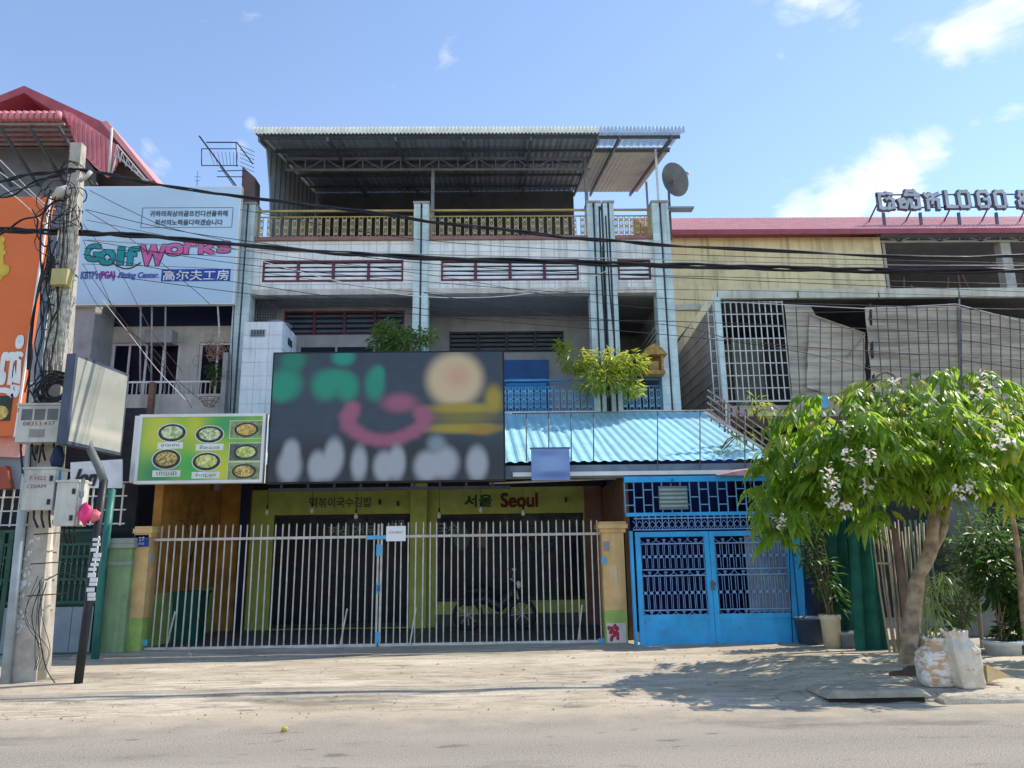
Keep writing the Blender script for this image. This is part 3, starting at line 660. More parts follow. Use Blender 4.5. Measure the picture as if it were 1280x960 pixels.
# painted fascia writing
fz = lambda px, py: (W(px, py, SY).x, SY-.004, W(px, py, SY).z)
text_mb('떡볶이국수김밥', fz(426, 628), w=1.35, h=.22, bold=.004).build('fascia_lettering', mat('grey green lettering', (.07, .09, .045), .7), sw)
text_mb('서울', fz(598, 626), w=.60, h=.26, bold=.008).build('fascia_lettering', mat('dark green lettering', (.015, .07, .03), .7), sw)
text_mb('Seoul', fz(649, 625), w=.80, h=.30, bold=.014).build('fascia_lettering', mat('dark red lettering', (.12, .02, .01), .7), sw)
for px, py in ((475, 628), (498, 630), (707, 625)):
    MB().box(W(px, py, SY).x-.02, W(px, py, SY).x+.02, SY-.10, SY-.002, W(px, py, SY).z-.05, W(px, py, SY).z+.06).build('lamp_bracket', black_p, sw)
bulb_l = ['hanging white bulb at the left end of the olive shop fascia', 'hanging white bulb just left of centre under the grey lettering', 'hanging white bulb nearest the white paper notice', 'hanging white bulb under the olive column', 'hanging bulb under the green Korean lettering', 'hanging white bulb right below the red Seoul lettering']
blb = mat('white glass bulb', (.8, .8, .76), .3)
for i, (px, py) in enumerate([(334, 640), (390, 638), (445, 645), (549, 644), (601, 637), (654, 641)]):
    c_ = W(px, py, 16.3); t_ = thing('hanging_bulb', bulb_l[i], 'light bulb', c_, 'bulbs hanging under the awning')
    MB().lathe(c_, [(.001, -.07), (.035, -.055), (.045, -.02), (.035, .02), (.018, .05), (.018, .06)], 10).build('globe', blb, t_)
    MB().tube([c_+Vector((0, 0, .06)), c_+Vector((0, 0, .15))], .02, 6).build('socket', black_p, t_)
    MB().tube([c_+Vector((0, 0, .15)), (c_.x, c_.y, 3.9)], .006, 4).build('cord', cable_m, t_)
# forecourt side walls, floor, posts
MB().box(-6.16, -6.005, 13.95, SY+.1, 1.0, 3.3).build('side_wall', orange_w, house)
MB().box(-6.16, -6.003, 13.95, SY+.1, .05, .997).build('side_dado', grass_green, house)
MB().box(-6.0, -5.36, SY-.04, SY+.1, .1, 3.3).build('wall', orange_w, house)
MB().box(-5.56, -5.36, SY-.12, SY-.042, .1, 3.3).build('post', mat('navy post', (.01, .02, .05), .5), house)
MB().box(2.32, 2.42, 13.95, FY-.06, .05, 2.98).build('side_wall', brown_w, house)
MB().box(1.95, 2.33, SY-.06, SY-.005, .1, 3.05).build('side_panel', brown_w, house)
MB().box(-6.0, 2.3, 13.9, FY, .02, .105).build('porch_floor', floor_m, house)
# painted tree on the ochre wall
m_ = MB()
def twig(p, a, L, r, d):
    q_ = p+Vector((0, cos(a)*L, sin(a)*L)); m_.add([p+Vector((.001*d, 0, 0))+Vector((0, -sin(a), cos(a)))*r, p+Vector((.001*d, 0, 0))-Vector((0, -sin(a), cos(a)))*r, q_+Vector((.001*d, 0, 0))-Vector((0, -sin(a), cos(a)))*r*.6, q_+Vector((.001*d, 0, 0))+Vector((0, -sin(a), cos(a)))*r*.6], [(0, 1, 2, 3)])
    if d < 5:
        for s in (-1, 1): twig(q_, a+s*random.uniform(.3, .8), L*random.uniform(.65, .85), r*.62, d+1)
twig(Vector((-6.001, 15.4, 1.0)), 1.5, .55, .05, 0); m_.build('painted_tree', mat('brown mural paint', (.12, .05, .02), .8), house)
bn = thing('wheelie_bin', 'dark green plastic bin behind the left end of the fence', 'bin', (W(232, 790, 15).x, 15.0, .1))
c_ = W(232, 790, 15.0); MB().add([(c_.x-.25, 14.8, .1), (c_.x+.25, 14.8, .1), (c_.x+.25, 15.25, .1), (c_.x-.25, 15.25, .1), (c_.x-.30, 14.72, .95), (c_.x+.30, 14.72, .95), (c_.x+.30, 15.3, .95), (c_.x-.30, 15.3, .95)], [(0,3,2,1),(4,5,6,7),(0,1,5,4),(1,2,6,5),(2,3,7,6),(3,0,4,7)]).build('tub', tarp, bn)
MB().box(c_.x-.33, c_.x+.33, 14.70, 15.33, .953, 1.0).build('lid', tarp, bn)

# ------------------------------------------------------------------ awning over the forecourt
aw = thing('blue_awning', 'light blue ribbed metal awning over the shop front and blue gate', 'awning', (0, 15, 0))
AY0, AY1 = 13.35, 16.72
az0 = W(770, 577, AY0).z; az1 = W(790, 516, AY1).z
ax0, ax1 = -6.1, W(972, 574, AY0).x; ns = 12
skew_r = W(880, 513, AY1).x-ax1
for k in range(ns):
    a = ax0+(ax1-ax0)*k/ns; b = ax0+(ax1-ax0)*(k+1)/ns-.003
    MB().corr(a, b, AY0, az0+.004*(k % 2), AY1, az1+.004*(k % 2), .17, .022, skew_r if a > 2.2 else skew_r*.55).build('roof_sheet', awning_blue, aw)
MB().box(ax0, ax1-.15, AY0+.02, AY0+.10, az0-.28, az0-.05).build('fascia', mat('blue grey fascia', (.16, .21, .26), .6, var=.2, dirt=.3), aw)
gut = MB().box(.3, ax1-.2, AY0-.10, AY0+.0, W(770, 594, AY0-.1).z, W(770, 589, AY0-.1).z).build('gutter', white_p, aw)
for k in range(10): MB().bar((ax0+.1+(ax1-ax0-.3)*k/9, AY0+.06, az0-.08), (ax0+.1+(ax1-ax0-.3)*k/9, AY1, az1-.09), .05).build('rafter', steel_dark, aw)
for (px, pb) in ((658, 575), (686, 575), (714, 575), (742, 575), (822, 589), (875, 589), (931, 589)):
    x_ = W(px, pb, AY0-.04); t2 = W(px, 514, AY0-.02)
    MB().tube([(x_.x, AY0-.04, x_.z-.02), (t2.x, AY0-.02, t2.z)], .011, 5).build('hanger_rod', steel_dark, aw)
MB().tube([W(640, 517, AY0-.02), W(892, 513, AY0-.02)], .012, 5).build('hanger_rail', steel_dark, aw)
MB().tube([W(612, 604, 13.6), W(770, 598, 13.6)], .02, 6).build('pipe', fence_steel, aw)
o = MB().prism([W(898, 594, 13.05), W(925, 588, 13.05), W(952, 585, 13.05), W(968, 595, 13.05)], (0, .3, .05)).build('plastic_sheet', mat('faded red white plastic', (.55, .30, .30), .5, var=.4, scale=4), None)
tag(o, 'faded pink and white plastic sheet lying on the awning gutter by the tree', 'sheet')

# ------------------------------------------------------------------ steel bar fence
GY = 13.7
fl, fr_ = W(196, 740, GY).x, W(750, 740, GY).x
zb, zt, zr = W(470, 807, GY).z, W(470, 655, GY).z, W(470, 671, GY).z
fen = thing('bar_fence', 'long pale steel fence of thin upright bars in front of the dark shop', 'fence', (-2, GY, zb))
n = 63
bars_ = pieces('bar', MB().box(-.010, .010, -.010, .010, zb, zt-.001).add([(-.011,-.011,zt),(.011,-.011,zt),(.011,.011,zt),(-.011,.011,zt),(0,0,zt+.03)], [(0,1,4),(1,2,4),(2,3,4),(3,0,4)]), fence_steel, fen, [(fl+(fr_-fl)*k/(n-1)+random.uniform(-.006, .006), GY, random.uniform(-.008, .008)) for k in range(n)])
for o_ in bars_: o_.rotation_euler = (random.uniform(-.004, .004), random.uniform(-.005, .005), random.uniform(-.2, .2))
xm_ = W(474, 740, GY).x
for a, b in ((fl-.12, xm_-.02), (xm_+.02, fr_+.05)):
    MB().box(a, b, GY-.04, GY-.014, zr-.022, zr+.022).build('top_rail', fence_steel, fen); MB().box(a, b, GY-.045, GY-.014, zb-.01, zb+.035).build('bottom_rail', fence_steel, fen)
for px in (208, 425, 512, 722):
    p = W(px, 806, GY-.06); MB().bar((p.x, p.y-.02, zb-.03), (p.x+.10, GY-.05, zb+.62), .022).build('stay', fence_steel, fen)
clip = mat('sky blue paint', (.10, .42, .72), .45, var=.2)
for px, py, h, w in ((471, 672, .06, .34), (474, 688, .20, .09), (473, 735, .16, .07), (472, 797, .18, .07), (187, 697, .16, .11), (180, 803, .10, .14), (760, 803, .14, .34)):
    c_ = W(px, py, GY-.03); MB().box(c_.x-w/2, c_.x+w/2, GY-.065, GY-.046, c_.z-h/2, c_.z+h/2).build('clip', clip, fen)
for dx in (-.03, .03): MB().box(xm_+dx-.016, xm_+dx+.016, GY-.05, GY-.015, zb, zt).build('lock_stile', fence_steel, fen)
MB().tube([(xm_+.0, GY-.09, zb+.9), (xm_+.0, GY-.09, zb+1.0)], .018, 6).build('latch', steel_dark, fen)
nt = thing('paper_notice', 'white paper notice tied to the top rail in the middle of the fence', 'notice', W(495, 667, GY-.06))
c_ = W(495, 667, GY-.06); nm = mat('white paper', (.82, .82, .84), .6, var=.04); MB().box(c_.x-.17, c_.x+.17, GY-.065, GY-.058, c_.z-.13, c_.z+.13).build('sheet', nm, nt)
text_mb('FOR RENT', (c_.x, GY-.066, c_.z+.02), w=.24, h=.035, depth=.001).build('lettering', black_p, nt)
# end posts
def post(name, label, x0, x1, y0, y1, z1, capw, plate):
    t_ = thing(name, label, 'gate post', ((x0+x1)/2, y0, .05))
    MB().box(x0, x1, y0, y1, .62, z1).build('shaft', yellow_post, t_)
    MB().box(x0, x1, y0-.002, y1, .0, .618).build('dado', grass_green, t_)
    c = MB(); c.box(x0-capw*.5, x1+capw*.5, y0-capw*.5, y1+capw*.5, z1+.002, z1+.07); c.box(x0-capw, x1+capw, y0-capw, y1+capw, z1+.072, z1+.15); c.box(x0-capw*.6, x1+capw*.6, y0-capw*.6, y1+capw*.6, z1+.152, z1+.19); c.build('cap', yellow_post, t_)
    return t_
lx0, lx1 = W(166, 740, GY-.1).x, W(183, 740, GY-.1).x
pL = post('gate_post', 'yellow and green gate post with a blue number plate at the left fence end', lx0, lx1, GY-.15, GY+.2, 1.96, .05, True)
c_ = W(177, 676, GY-.17); npz = MB().box(c_.x-.12, c_.x+.12, GY-.175, GY-.155, c_.z-.10, c_.z+.10).build('number_plate', mat('enamel blue', (.01, .05, .32), .35), pL)
text_mb('27', (c_.x, GY-.176, c_.z+.03), h=.07, depth=.001).build('number', white_p, npz); text_mb('ផ្លូវ', (c_.x, GY-.176, c_.z-.05), h=.05, depth=.001).build('number', white_p, npz)
rx0, rx1 = W(754, 740, GY-.1).x, W(785, 740, GY-.1).x
pR = post('gate_post', 'wider yellow and green gate post with stuck papers, beside the bright blue gate', rx0, rx1-.05, GY-.2, GY+.2, 1.93, .07, False)
c_ = W(760, 683, GY-.22)
MB().box(rx0+.02, rx0+.12, GY-.215, GY-.202, 1.62, 1.78).build('grey_plate', mat('grey plate', (.28, .28, .28), .6), pR)
MB().box(rx0-.02, rx0+.06, GY-.222, GY-.217, 1.40, 1.52).build('blue_sticker', clip, pR)
MB().box(rx0+.10, rx0+.24, GY-.212, GY-.203, 1.1, 1.38).build('paper', mat('buff paper', (.66, .50, .28), .7), pR)
tp = MB().box(rx0+.02, rx1-.08, GY-.218, GY-.203, .10, .42).build('poster', mat('pale poster', (.66, .55, .52), .6), pR)
m_ = MB(); random.seed(3)
for k in range(14): m_.sphere((rx0+.04+random.random()*.18, GY-.22, .14+random.random()*.24), .03, .003, .04, 6, 4)
m_.build('print', mat('dark red print', (.42, .03, .06), .6), tp)

# ------------------------------------------------------------------ bright blue gate bay
BY = 13.2
gx0, gx1 = W(797, 740, BY).x, W(994, 740, BY).x
gb, gt, gp = W(900, 813, BY).z, W(890, 664, BY).z, W(900, 771, BY).z
gate = thing('blue_gate', 'bright blue double leaf metal gate with barred upper panels', 'gate', ((gx0+gx1)/2, BY, gb))
midx = W(889, 720, BY).x
for a, b in ((gx0, midx-.004), (midx+.004, gx1)):
    lf_ = MB(); frame_box(lf_, a, b, gb, gt, BY-.03, BY+.03, .085); lf_.box(a+.085, b-.085, BY-.028, BY+.028, gp-.03, gp+.05); L = lf_.build('leaf_frame', gate_blue, gate)
    MB().box(a+.08, b-.08, BY-.012, BY+.004, gb+.08, gp-.028).build('lower_panel', gate_blue, L)
    rows = [(gp+.14, gp+.66), (gp+.80, gt-.22)]
    hz = MB()
    for z in (gp+.12, gp+.68, gp+.78, gt-.20): hz.box(a+.085, b-.085, BY-.010, BY+.010, z-.010, z+.010)
    hz.build('cross_bar', gate_bar_blue, L)
    for (z0, z1) in rows:
        h = z1-z0; u_ = MB()
        for s in (-1, 1):
            u_.tube([(s*.036, 0, z0), (s*.036, 0, z0+h*.44), (s*.010, 0, z0+h*.5), (s*.036, 0, z0+h*.56), (s*.036, 0, z1)], .0055, 4, False)
        u_.box(-.022, .022, -.012, .012, z0+h*.5-.022, z0+h*.5+.022)
        m2 = 11; pieces('bar', u_, gate_bar_blue, L, [(a+.085+(b-a-.17)*(k+.5)/m2, BY, 0) for k in range(m2)])
    sc_ = MB()
    for z in (gp+.085, gp+.73, gt-.14):
        for k in range(4):
            xc = a+.085+(b-a-.17)*(k+.5)/4
            for s in (-1, 1):
                pts = [(xc+s*(.02+.05*t_*cos(t_*5)), BY, z+.045*t_*sin(t_*5)) for t_ in [j/10 for j in range(11)]]; sc_.tube(pts, .006, 4, False)
                sc_.tube([(xc+s*.06, BY, z-.04), (xc+s*.11, BY, z-.02), (xc+s*.155, BY, z+.04)], .006, 4, False)
    sc_.build('scrollwork', gate_bar_blue, L)
    if a > gx0+.1: MB().box(midx+.62, b-.08, BY+.03, BY+.04, gp+.06, gt-.09).build('plastic_sheet', mat('milky plastic', (.22, .27, .36), .3, alpha=.75), L)
m_ = MB(); m_.tube([(midx-.02, BY-.05, 1.05), (midx+.05, BY-.05, 1.05)], .02, 6); m_.box(midx-.03, midx+.03, BY-.05, BY-.03, .95, 1.1); m_.build('padlock', steel_dark, gate)
for (px, w) in ((792, .045), (1000, .12)):
    x = W(px, 740, BY).x; MB().box(x-w/2, x+w/2, BY-.05, BY+.06, .02, gt+.02 if w < .1 else W(985, 640, BY).z).build('gate_post', gate_blue, gate)
m_ = MB()
for px, a in ((985, 0), (1003, 0)): m_.tube([W(px, 645, BY-.08), W(px+4, 760, BY-.08), W(px+6, 806, BY-.08)], .008, 4)
m_.build('cable', cable_m, gate)
# spiked band above the gate
sp = MB(); sp.box(gx0-.02, gx1+.02, BY+.02, BY+.04, gt+.03, gt+.05); sp.box(gx0-.0, gx1, BY+.02, BY+.04, gt+.22, gt+.24)
so = sp.build('spike_band', gate_bar_blue, gate)
u_ = MB(); u_.box(-.006, .006, -.006, .006, gt+.05, gt+.30); u_.add([(-.014, 0, gt+.24), (.014, 0, gt+.24), (0, .005, gt+.33)], [(0, 1, 2)]); u_.bar((-.055, .004, gt+.06), (.055, .004, gt+.19), .009); u_.bar((.055, .008, gt+.06), (-.055, .008, gt+.19), .009)
pieces('spike', u_, gate_bar_blue, so, [(gx0+.04+(gx1-gx0-.08)*k/23, BY+.03, 0) for k in range(24)])
# brick pattern grille over the gate
z0, z1 = W(880, 640, BY+.06).z, W(880, 602, BY+.06).z; xa, xb = W(781, 620, BY+.06).x, W(990, 620, BY+.06).x
tg = thing('transom_grille', 'blue window grille in a brick pattern under the awning above the blue gate', 'grille', ((xa+xb)/2, BY+.06, z0))
f_ = MB(); f_.box(xa, xb, BY+.03, BY+.09, z0-.06, z0); f_.box(xa, xb, BY+.03, BY+.09, z1, z1+.10); f_.build('frame', gate_blue, tg)
tb_m = mat('grille blue', (.13, .34, .50), .5, var=.2)
nb = 18; st_ = (xb-xa)/nb
pieces('upright', MB().box(-.010, .010, -.01, .01, z0, z1), tb_m, tg, [(xa+st_*k, BY+.06, 0) for k in range(nb+1)])
pieces('crosspiece', MB().box(-st_/2+.011, st_/2-.011, -.009, .009, -.009, .009), tb_m, tg, [(xa+st_*(k+.5), BY+.06, z0+(z1-z0)*f) for k in range(nb) for f in ((.5,) if k % 2 else (.25, .75))])
c_ = W(842, 622, BY-.02)
sg = thing('grey_plaque', 'small grey slatted plaque fixed on the blue grille above the gate', 'plaque', c_); pg = mat('grey green plaque', (.13, .19, .19), .6, dirt=.3)
MB().box(c_.x-.25, c_.x+.25, BY, BY+.02, c_.z-.20, c_.z+.20).build('board', pg, sg)
pieces('slat', MB().box(-.235, .235, -.012, 0, -.018, .018), mat('pale slat', (.30, .36, .33), .6), sg, [(c_.x, BY-.001, c_.z-.14+.07*k) for k in range(5)])
m_ = MB(); m_.tube([(c_.x-.05, BY, c_.z+.2), (c_.x, BY, c_.z+.33), (c_.x+.05, BY, c_.z+.2)], .008, 4); m_.build('hook', black_p, sg)
# dark garage behind, with side walls
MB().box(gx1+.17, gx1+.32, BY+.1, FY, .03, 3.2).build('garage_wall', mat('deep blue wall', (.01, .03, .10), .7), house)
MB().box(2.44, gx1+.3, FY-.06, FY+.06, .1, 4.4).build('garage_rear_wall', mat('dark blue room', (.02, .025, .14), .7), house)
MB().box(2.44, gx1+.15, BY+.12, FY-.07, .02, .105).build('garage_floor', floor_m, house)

# ------------------------------------------------------------------ signs
MY = 13.15
def uv(u, v, Y=MY-.13): return W(330+u/4.129, 440+v/4.129, Y)
def bl(u, v, ru, rv, s, c):
    p = uv(u, v); k = MY/F_PX/4.129*1.03; return (p.x, p.z, ru*k, rv*k, s, c)
GR, BE, PK, YE, WH = (.01, .26, .16), (.62, .46, .27), (.33, .09, .16), (.36, .27, .02), (.36, .38, .40)
B = [bl(620, 590, 760, 150, .35, (.016, .021, .027)), bl(110, 165, 78, 80, .5, GR), bl(150, 45, 60, 55, .5, (.01, .20, .12)), bl(85, 205, 45, 45, .6, GR), bl(410, 25, 55, 45, .5, (.01, .28, .19)), bl(320, 170, 70, 75, .5, GR), bl(430, 180, 55, 70, .5, GR), bl(380, 130, 60, 40, .6, GR), bl(572, 165, 48, 80, .5, (.01, .24, .16)), bl(590, 110, 30, 40, .6, GR),
     bl(985, 140, 140, 140, .28, BE), bl(1000, 125, 55, 50, .7, (.60, .34, .22)),
     bl(1185, 240, 42, 65, .6, YE), bl(1030, 292, 170, 30, .6, YE), bl(1020, 392, 190, 26, .6, YE), bl(1130, 400, 60, 25, .7, (.34, .18, .02)), bl(1030, 340, 150, 26, .8, (.20, .16, .03)),
     bl(700, 262, 82, 44, .65, PK), bl(455, 285, 35, 30, .7, PK)]
for u_, v_2 in ((440, 380), (480, 415), (530, 442), (590, 455), (650, 455), (710, 440), (765, 415), (815, 380), (430, 335), (832, 335), (450, 310), (810, 310)): B.append(bl(u_, v_2, 40, 32, .7, PK))
B += [bl(140, 510, 40, 55, .48, WH), bl(130, 590, 58, 80, .40, WH), bl(275, 590, 45, 75, .40, WH), bl(360, 540, 48, 90, .40, WH), bl(325, 600, 45, 60, .48, WH), bl(490, 575, 38, 85, .48, WH), bl(620, 590, 52, 75, .40, WH), bl(685, 570, 42, 85, .40, WH), bl(840, 590, 62, 75, .40, WH), bl(930, 570, 70, 80, .40, WH), bl(890, 475, 42, 42, .7, (.22, .27, .30)), bl(1100, 575, 52, 85, .40, WH)]
ms = thing('shop_sign', 'big dark slate shop sign with green letters, pink bowl, beige disc and pale letters', 'sign', ((W(480, 600, MY).x), MY, W(480, 600, MY).z))
sx0, sx1 = W(339, 520, MY-.12).x, W(629, 520, MY-.12).x; sz0, sz1 = W(480, 601, MY-.12).z, W(480, 441, MY-.12).z
MB().box(sx0, sx1, MY-.12, MY+.06, sz0, sz1).build('board', blob_mat('slate sign print', (.034, .050, .070), B), ms)
f_ = MB(); frame_box(f_, sx0-.03, sx1+.03, sz0-.03, sz1+.03, MY-.10, MY+.08, .028); f_.build('frame', black_p, ms)
for x in (sx0+.4, 0.5*(sx0+sx1), sx1-.4): MB().bar((x, MY+.07, sz1-.3), (x, MY+2.2, sz1-.9), .04).build('stay', steel_dark, ms)
m_ = MB()
for k in range(9): m_.box(sx0+.2+k*.45, sx0+.24+k*.45, MY-.06, MY+.02, sz0-.10, sz0-.032)
m_.box(sx0, sx1+.1, MY-.05, MY+.0, sz0-.15, sz0-.10); m_.build('hanging_rail', black_p, ms)
# small blurred blue sign
c_ = W(688, 581, 13.1); bsx, bsz = .33, .27
bs = thing('small_sign', 'small blue sign hanging over the gutter right of the dark shop sign', 'sign', c_)
MB().box(c_.x-bsx, c_.x+bsx, 13.05, 13.12, c_.z-bsz, c_.z+bsz).build('board', blob_mat('soft blue print', (.16, .27, .52), [(c_.x, c_.z+.02, .26, .16, .8, (.24, .36, .62)), (c_.x+.05, c_.z-.18, .30, .06, .7, (.10, .16, .36)), (c_.x-.1, c_.z+.2, .2, .05, .8, (.13, .22, .46))]), bs)
MB().box(c_.x-bsx-.02, c_.x+bsx+.02, 13.06, 13.13, c_.z+bsz+.002, c_.z+bsz+.03).build('top_rail', steel_dark, bs)
# menu sign with dishes
NY = 13.2
a_, b_, c2, d2 = W(181, 521, NY), W(332, 521, NY), W(176, 602, NY), W(330, 603, NY)
nx0, nx1 = (a_.x+c2.x)/2, (b_.x+d2.x)/2; nz0, nz1 = c2.z, W(250, 521, NY).z
me_ = thing('menu_sign', 'green and yellow menu sign with pictures of seven food bowls', 'sign', ((nx0+nx1)/2, NY, nz0))
GN, YL = (.10, .42, .05), (.62, .62, .04)
k = NY/F_PX
def nb_(px, py, rx, ry, s, c): p = W(px, py, NY-.1); return (p.x, p.z, rx*k, ry*k, s, c)
mb_ = blob_mat('menu print', (.20, .50, .06), [nb_(200, 540, 22, 30, .9, YL), nb_(243, 535, 12, 40, .9, (.55, .58, .04)), nb_(275, 585, 20, 30, .9, YL), nb_(285, 530, 20, 22, .9, (.06, .36, .10)), nb_(195, 592, 22, 20, .9, (.03, .26, .10)), nb_(240, 580, 16, 22, .9, (.05, .42, .08)), nb_(312, 600, 16, 30, .9, (.62, .66, .16)), nb_(262, 558, 20, 12, .9, (.45, .55, .05))], .4)
MB().box(nx0, nx1, NY-.1, NY+.05, nz0, nz1).build('board', mb_, me_)
f_ = MB(); frame_box(f_, nx0-.05, nx1+.02, nz0-.05, nz1+.03, NY-.12, NY+.06, .05); f_.build('frame', white_p, me_)
MB().box(nx0-.16, nx0-.055, NY-.05, NY+.3, nz0-.02, nz1+.02).build('side_box', white_p, me_)
bowl_d = mat('dark bowl print', (.05, .055, .05), .4, var=.5, scale=12); white_ring = mat('white outline print', (.75, .78, .72), .5)
def foodmat(nm, a, b2, c3):
    m = bpy.data.materials.new(nm); m.use_nodes = True; t = NT(m); bb = t.n['Principled BSDF']; co = t.mix(t.ramp(t.noise(16, 4, .7), .4, .6), a, b2); co = t.mix(t.ramp(t.noise(27, 3, .6), .54, .64), co, c3); t.l.new(co, bb.inputs['Base Color']); bb.inputs['Roughness'].default_value = .4; return m
foods = [foodmat('noodle print', (.74, .76, .44), (.20, .36, .08), (.85, .83, .66)), foodmat('meat print', (.74, .44, .10), (.16, .14, .06), (.80, .66, .22)), foodmat('egg print', (.80, .76, .22), (.30, .42, .08), (.86, .82, .5)), foodmat('broth print', (.80, .46, .06), (.36, .26, .06), (.80, .74, .42))]
def disc(px, py, rx, ry, dy, m, name, parent, n_=20):
    c = W(px, py, NY-.1-dy); mb = MB(); mb.add([(c.x+rx*k*cos(2*pi*i/n_), c.y, c.z+ry*k*sin(2*pi*i/n_)) for i in range(n_)]+[(c.x+rx*k*cos(2*pi*i/n_), c.y+.002, c.z+ry*k*sin(2*pi*i/n_)) for i in range(n_)], [tuple(reversed(range(n_)))]+[(i, (i+1) % n_, n_+(i+1) % n_, n_+i) for i in range(n_)])
    return mb.build(name, m, parent)
for (px, py, rx, ry, fm_) in [(215, 541, 17, 11, 0), (262, 543, 17, 10.5, 0), (208, 574, 17, 12, 1), (258, 577, 17, 11, 2)]:
    r_ = disc(px, py, rx+1.1, ry+1.1, .003, white_ring, 'dish_picture', me_); disc(px, py, rx, ry, .006, bowl_d, 'bowl', r_); disc(px, py-.5, rx*.78, ry*.74, .009, foods[fm_], 'food', r_)
for (px, py, w, s) in [(213, 557, 31, 'គុយទាវ'), (262, 559, 34, 'មីឆាសាច់'), (208, 592, 34, 'បាយឆា'), (257, 594, 34, 'នំបញ្ចុក')]:
    c = W(px, py, NY-.1); pl = MB().box(c.x-w/2*k, c.x+w/2*k, NY-.106, NY-.101, c.z-4*k, c.z+4*k).build('name_label', white_ring, me_)
    text_mb(s, (c.x, NY-.107, c.z), w=w*.72*k, h=4.6*k, depth=.001).build('label_lettering', mat('grey ink', (.08, .09, .08), .6), pl)
for (px, py, fm_) in [(308, 537, 3), (307, 565, 2), (305, 589, 1)]:
    c = W(px, py, NY-.1); pn = MB().box(c.x-20*k, c.x+20*k, NY-.105, NY-.101, c.z-11*k, c.z+11*k).build('photo_panel', mat('menu photo ground', (.28, .33, .16), .5, var=.5, scale=9) if py != 565 else mat('menu photo grey', (.16, .18, .15), .5, var=.5, scale=9), me_)
    f_ = MB(); frame_box(f_, c.x-20.8*k, c.x+20.8*k, c.z-11.8*k, c.z+11.8*k, NY-.1065, NY-.1055, 1.1*k); f_.build('border', mat('pale green edge', (.60, .72, .42), .5), pn)
    disc(px, py, 15, 9, .0075, bowl_d, 'bowl', pn); disc(px, py, 12, 7, .009, foods[fm_], 'food', pn)

# ------------------------------------------------------------------ left neighbour with the pale blue sign
LY = 17.5
nb = thing('neighbour_house', 'pale cream neighbour house with balcony behind the utility pole, under the pale blue sign', 'building', (-8.4, LY, 0))
lxl, lxr = W(60, 450, LY).x, -6.03
zt_, zw1, zw0, zr_, zp1 = W(200, 408, LY).z, W(200, 428, LY).z, W(200, 487, LY).z, W(240, 477, LY-1).z, W(240, 493, LY-1).z
wb = MB(); wall_hole(wb, lxl, lxr, 4.3, zt_, LY, LY+.15, [(W(137, 460, LY).x, W(223, 460, LY).x, 5.0, zw1), (W(247, 460, LY).x, W(292, 460, LY).x, 5.0, zw1)]); wb.build('wall', cream_wall, nb)
MB().box(lxl, lxr, LY-.02, LY+.2, zt_+.003, 9.9).build('upper_band', navy, nb)
MB().box(lxl, W(130, 450, LY-.3).x, LY-.9, LY-.02, 4.3, 7.6).build('side_wall', grey_wall, nb)
for a, b, n_ in ((137, 223, 4), (247, 292, 2)): window(W(a, 460, LY).x, W(b, 460, LY).x, 5.0, zw1, LY+.09, n_, white_p, nb)
MB().box(W(188, 430, LY).x, W(222, 430, LY).x, LY-.35, LY-.03, zw1-.1, zw1+.22).build('canopy', grey_wall, nb)
MB().box(lxl, lxr, LY-1.05, LY-.9, 4.3, zp1).build('balcony_wall', cream_wall, nb)
MB().box(lxl, lxr, LY-1.0, LY-.02, 4.3, 4.45).build('balcony_floor', grey_wall, nb)
rl = MB().box(lxl, lxr, LY-1.0, LY-.96, zr_-.02, zr_+.02).build('rail', white_p, nb)
pieces('baluster', MB().box(-.01, .01, -.01, .01, zp1, zr_-.02), cage_bar, rl, [(lxl+.1*k, LY-.98, 0) for k in range(int((lxr-lxl)/.1))])
for px in (176, 190, 207): MB().tube([W(px, 380, LY-.98), W(px-1, 490, LY-.98)], .02, 6).build('pipe', mat('grey pipe', (.34, .33, .32), .6), nb)
MB().box(W(186, 500, LY-1.2).x, W(192, 500, LY-1.2).x, LY-1.25, LY-1.12, 3.9, W(190, 478, LY-1.2).z).build('brown_pipe', rust, nb)
MB().tube([W(272, 380, LY-1), W(274, 410, LY-1), W(273, 450, LY-1)], .02, 6).build('pipe', fence_steel, nb)
MB().box(lxl, -6.17, 15.4, 15.5, 0, 4.28).build('dark_front', dark_room, nb)
MB().box(lxl, lxr, LY-1.1, LY+.1, 3.6, 4.28).build('lower_band', cream_wall, nb)
MB().box(W(277, 500, LY-1.2).x, W(283, 500, LY-1.2).x, LY-1.3, LY-1.12, 3.0, 6.0).build('drain_pipe', mat('grey pipe', (.34, .33, .32), .6), nb)
# pale blue sign
SGY = 16.4
z1_, z0_ = W(200, 234, SGY).z, W(200, 379, SGY).z; xa, xb = W(100, 330, SGY).x-.25, W(296, 300, SGY).x
ps = thing('pale_blue_sign', 'large pale blue shop sign with pink and teal lettering above the neighbour balcony', 'sign', ((xa+xb)/2, SGY, z0_))
MB().box(xa, xb, SGY, SGY+.12, z0_, z1_).build('board', pale_sign, ps)
f_ = MB(); frame_box(f_, xa-.03, xb+.03, z0_-.03, z1_+.03, SGY+.005, SGY+.14, .03); f_.build('frame', white_p, ps)
def sg_t(s, px, py, w, h, m, bold=0.0, shear=0.0, dy=.0):
    c = W(px, py, SGY-.004-dy); k = SGY/F_PX*1.04
    return text_mb(s, c, w=w*k, h=h*k, depth=.002, bold=bold, shear=shear).build('lettering', m, ps)
ink = mat('dark grey ink', (.10, .13, .17), .6)
sg_t('귀하의최상의골프컨디션을위해', 236, 267, 99, 8, ink, .004); sg_t('최선의노력을다하겠습니다', 236, 278, 86, 8, ink, .004)
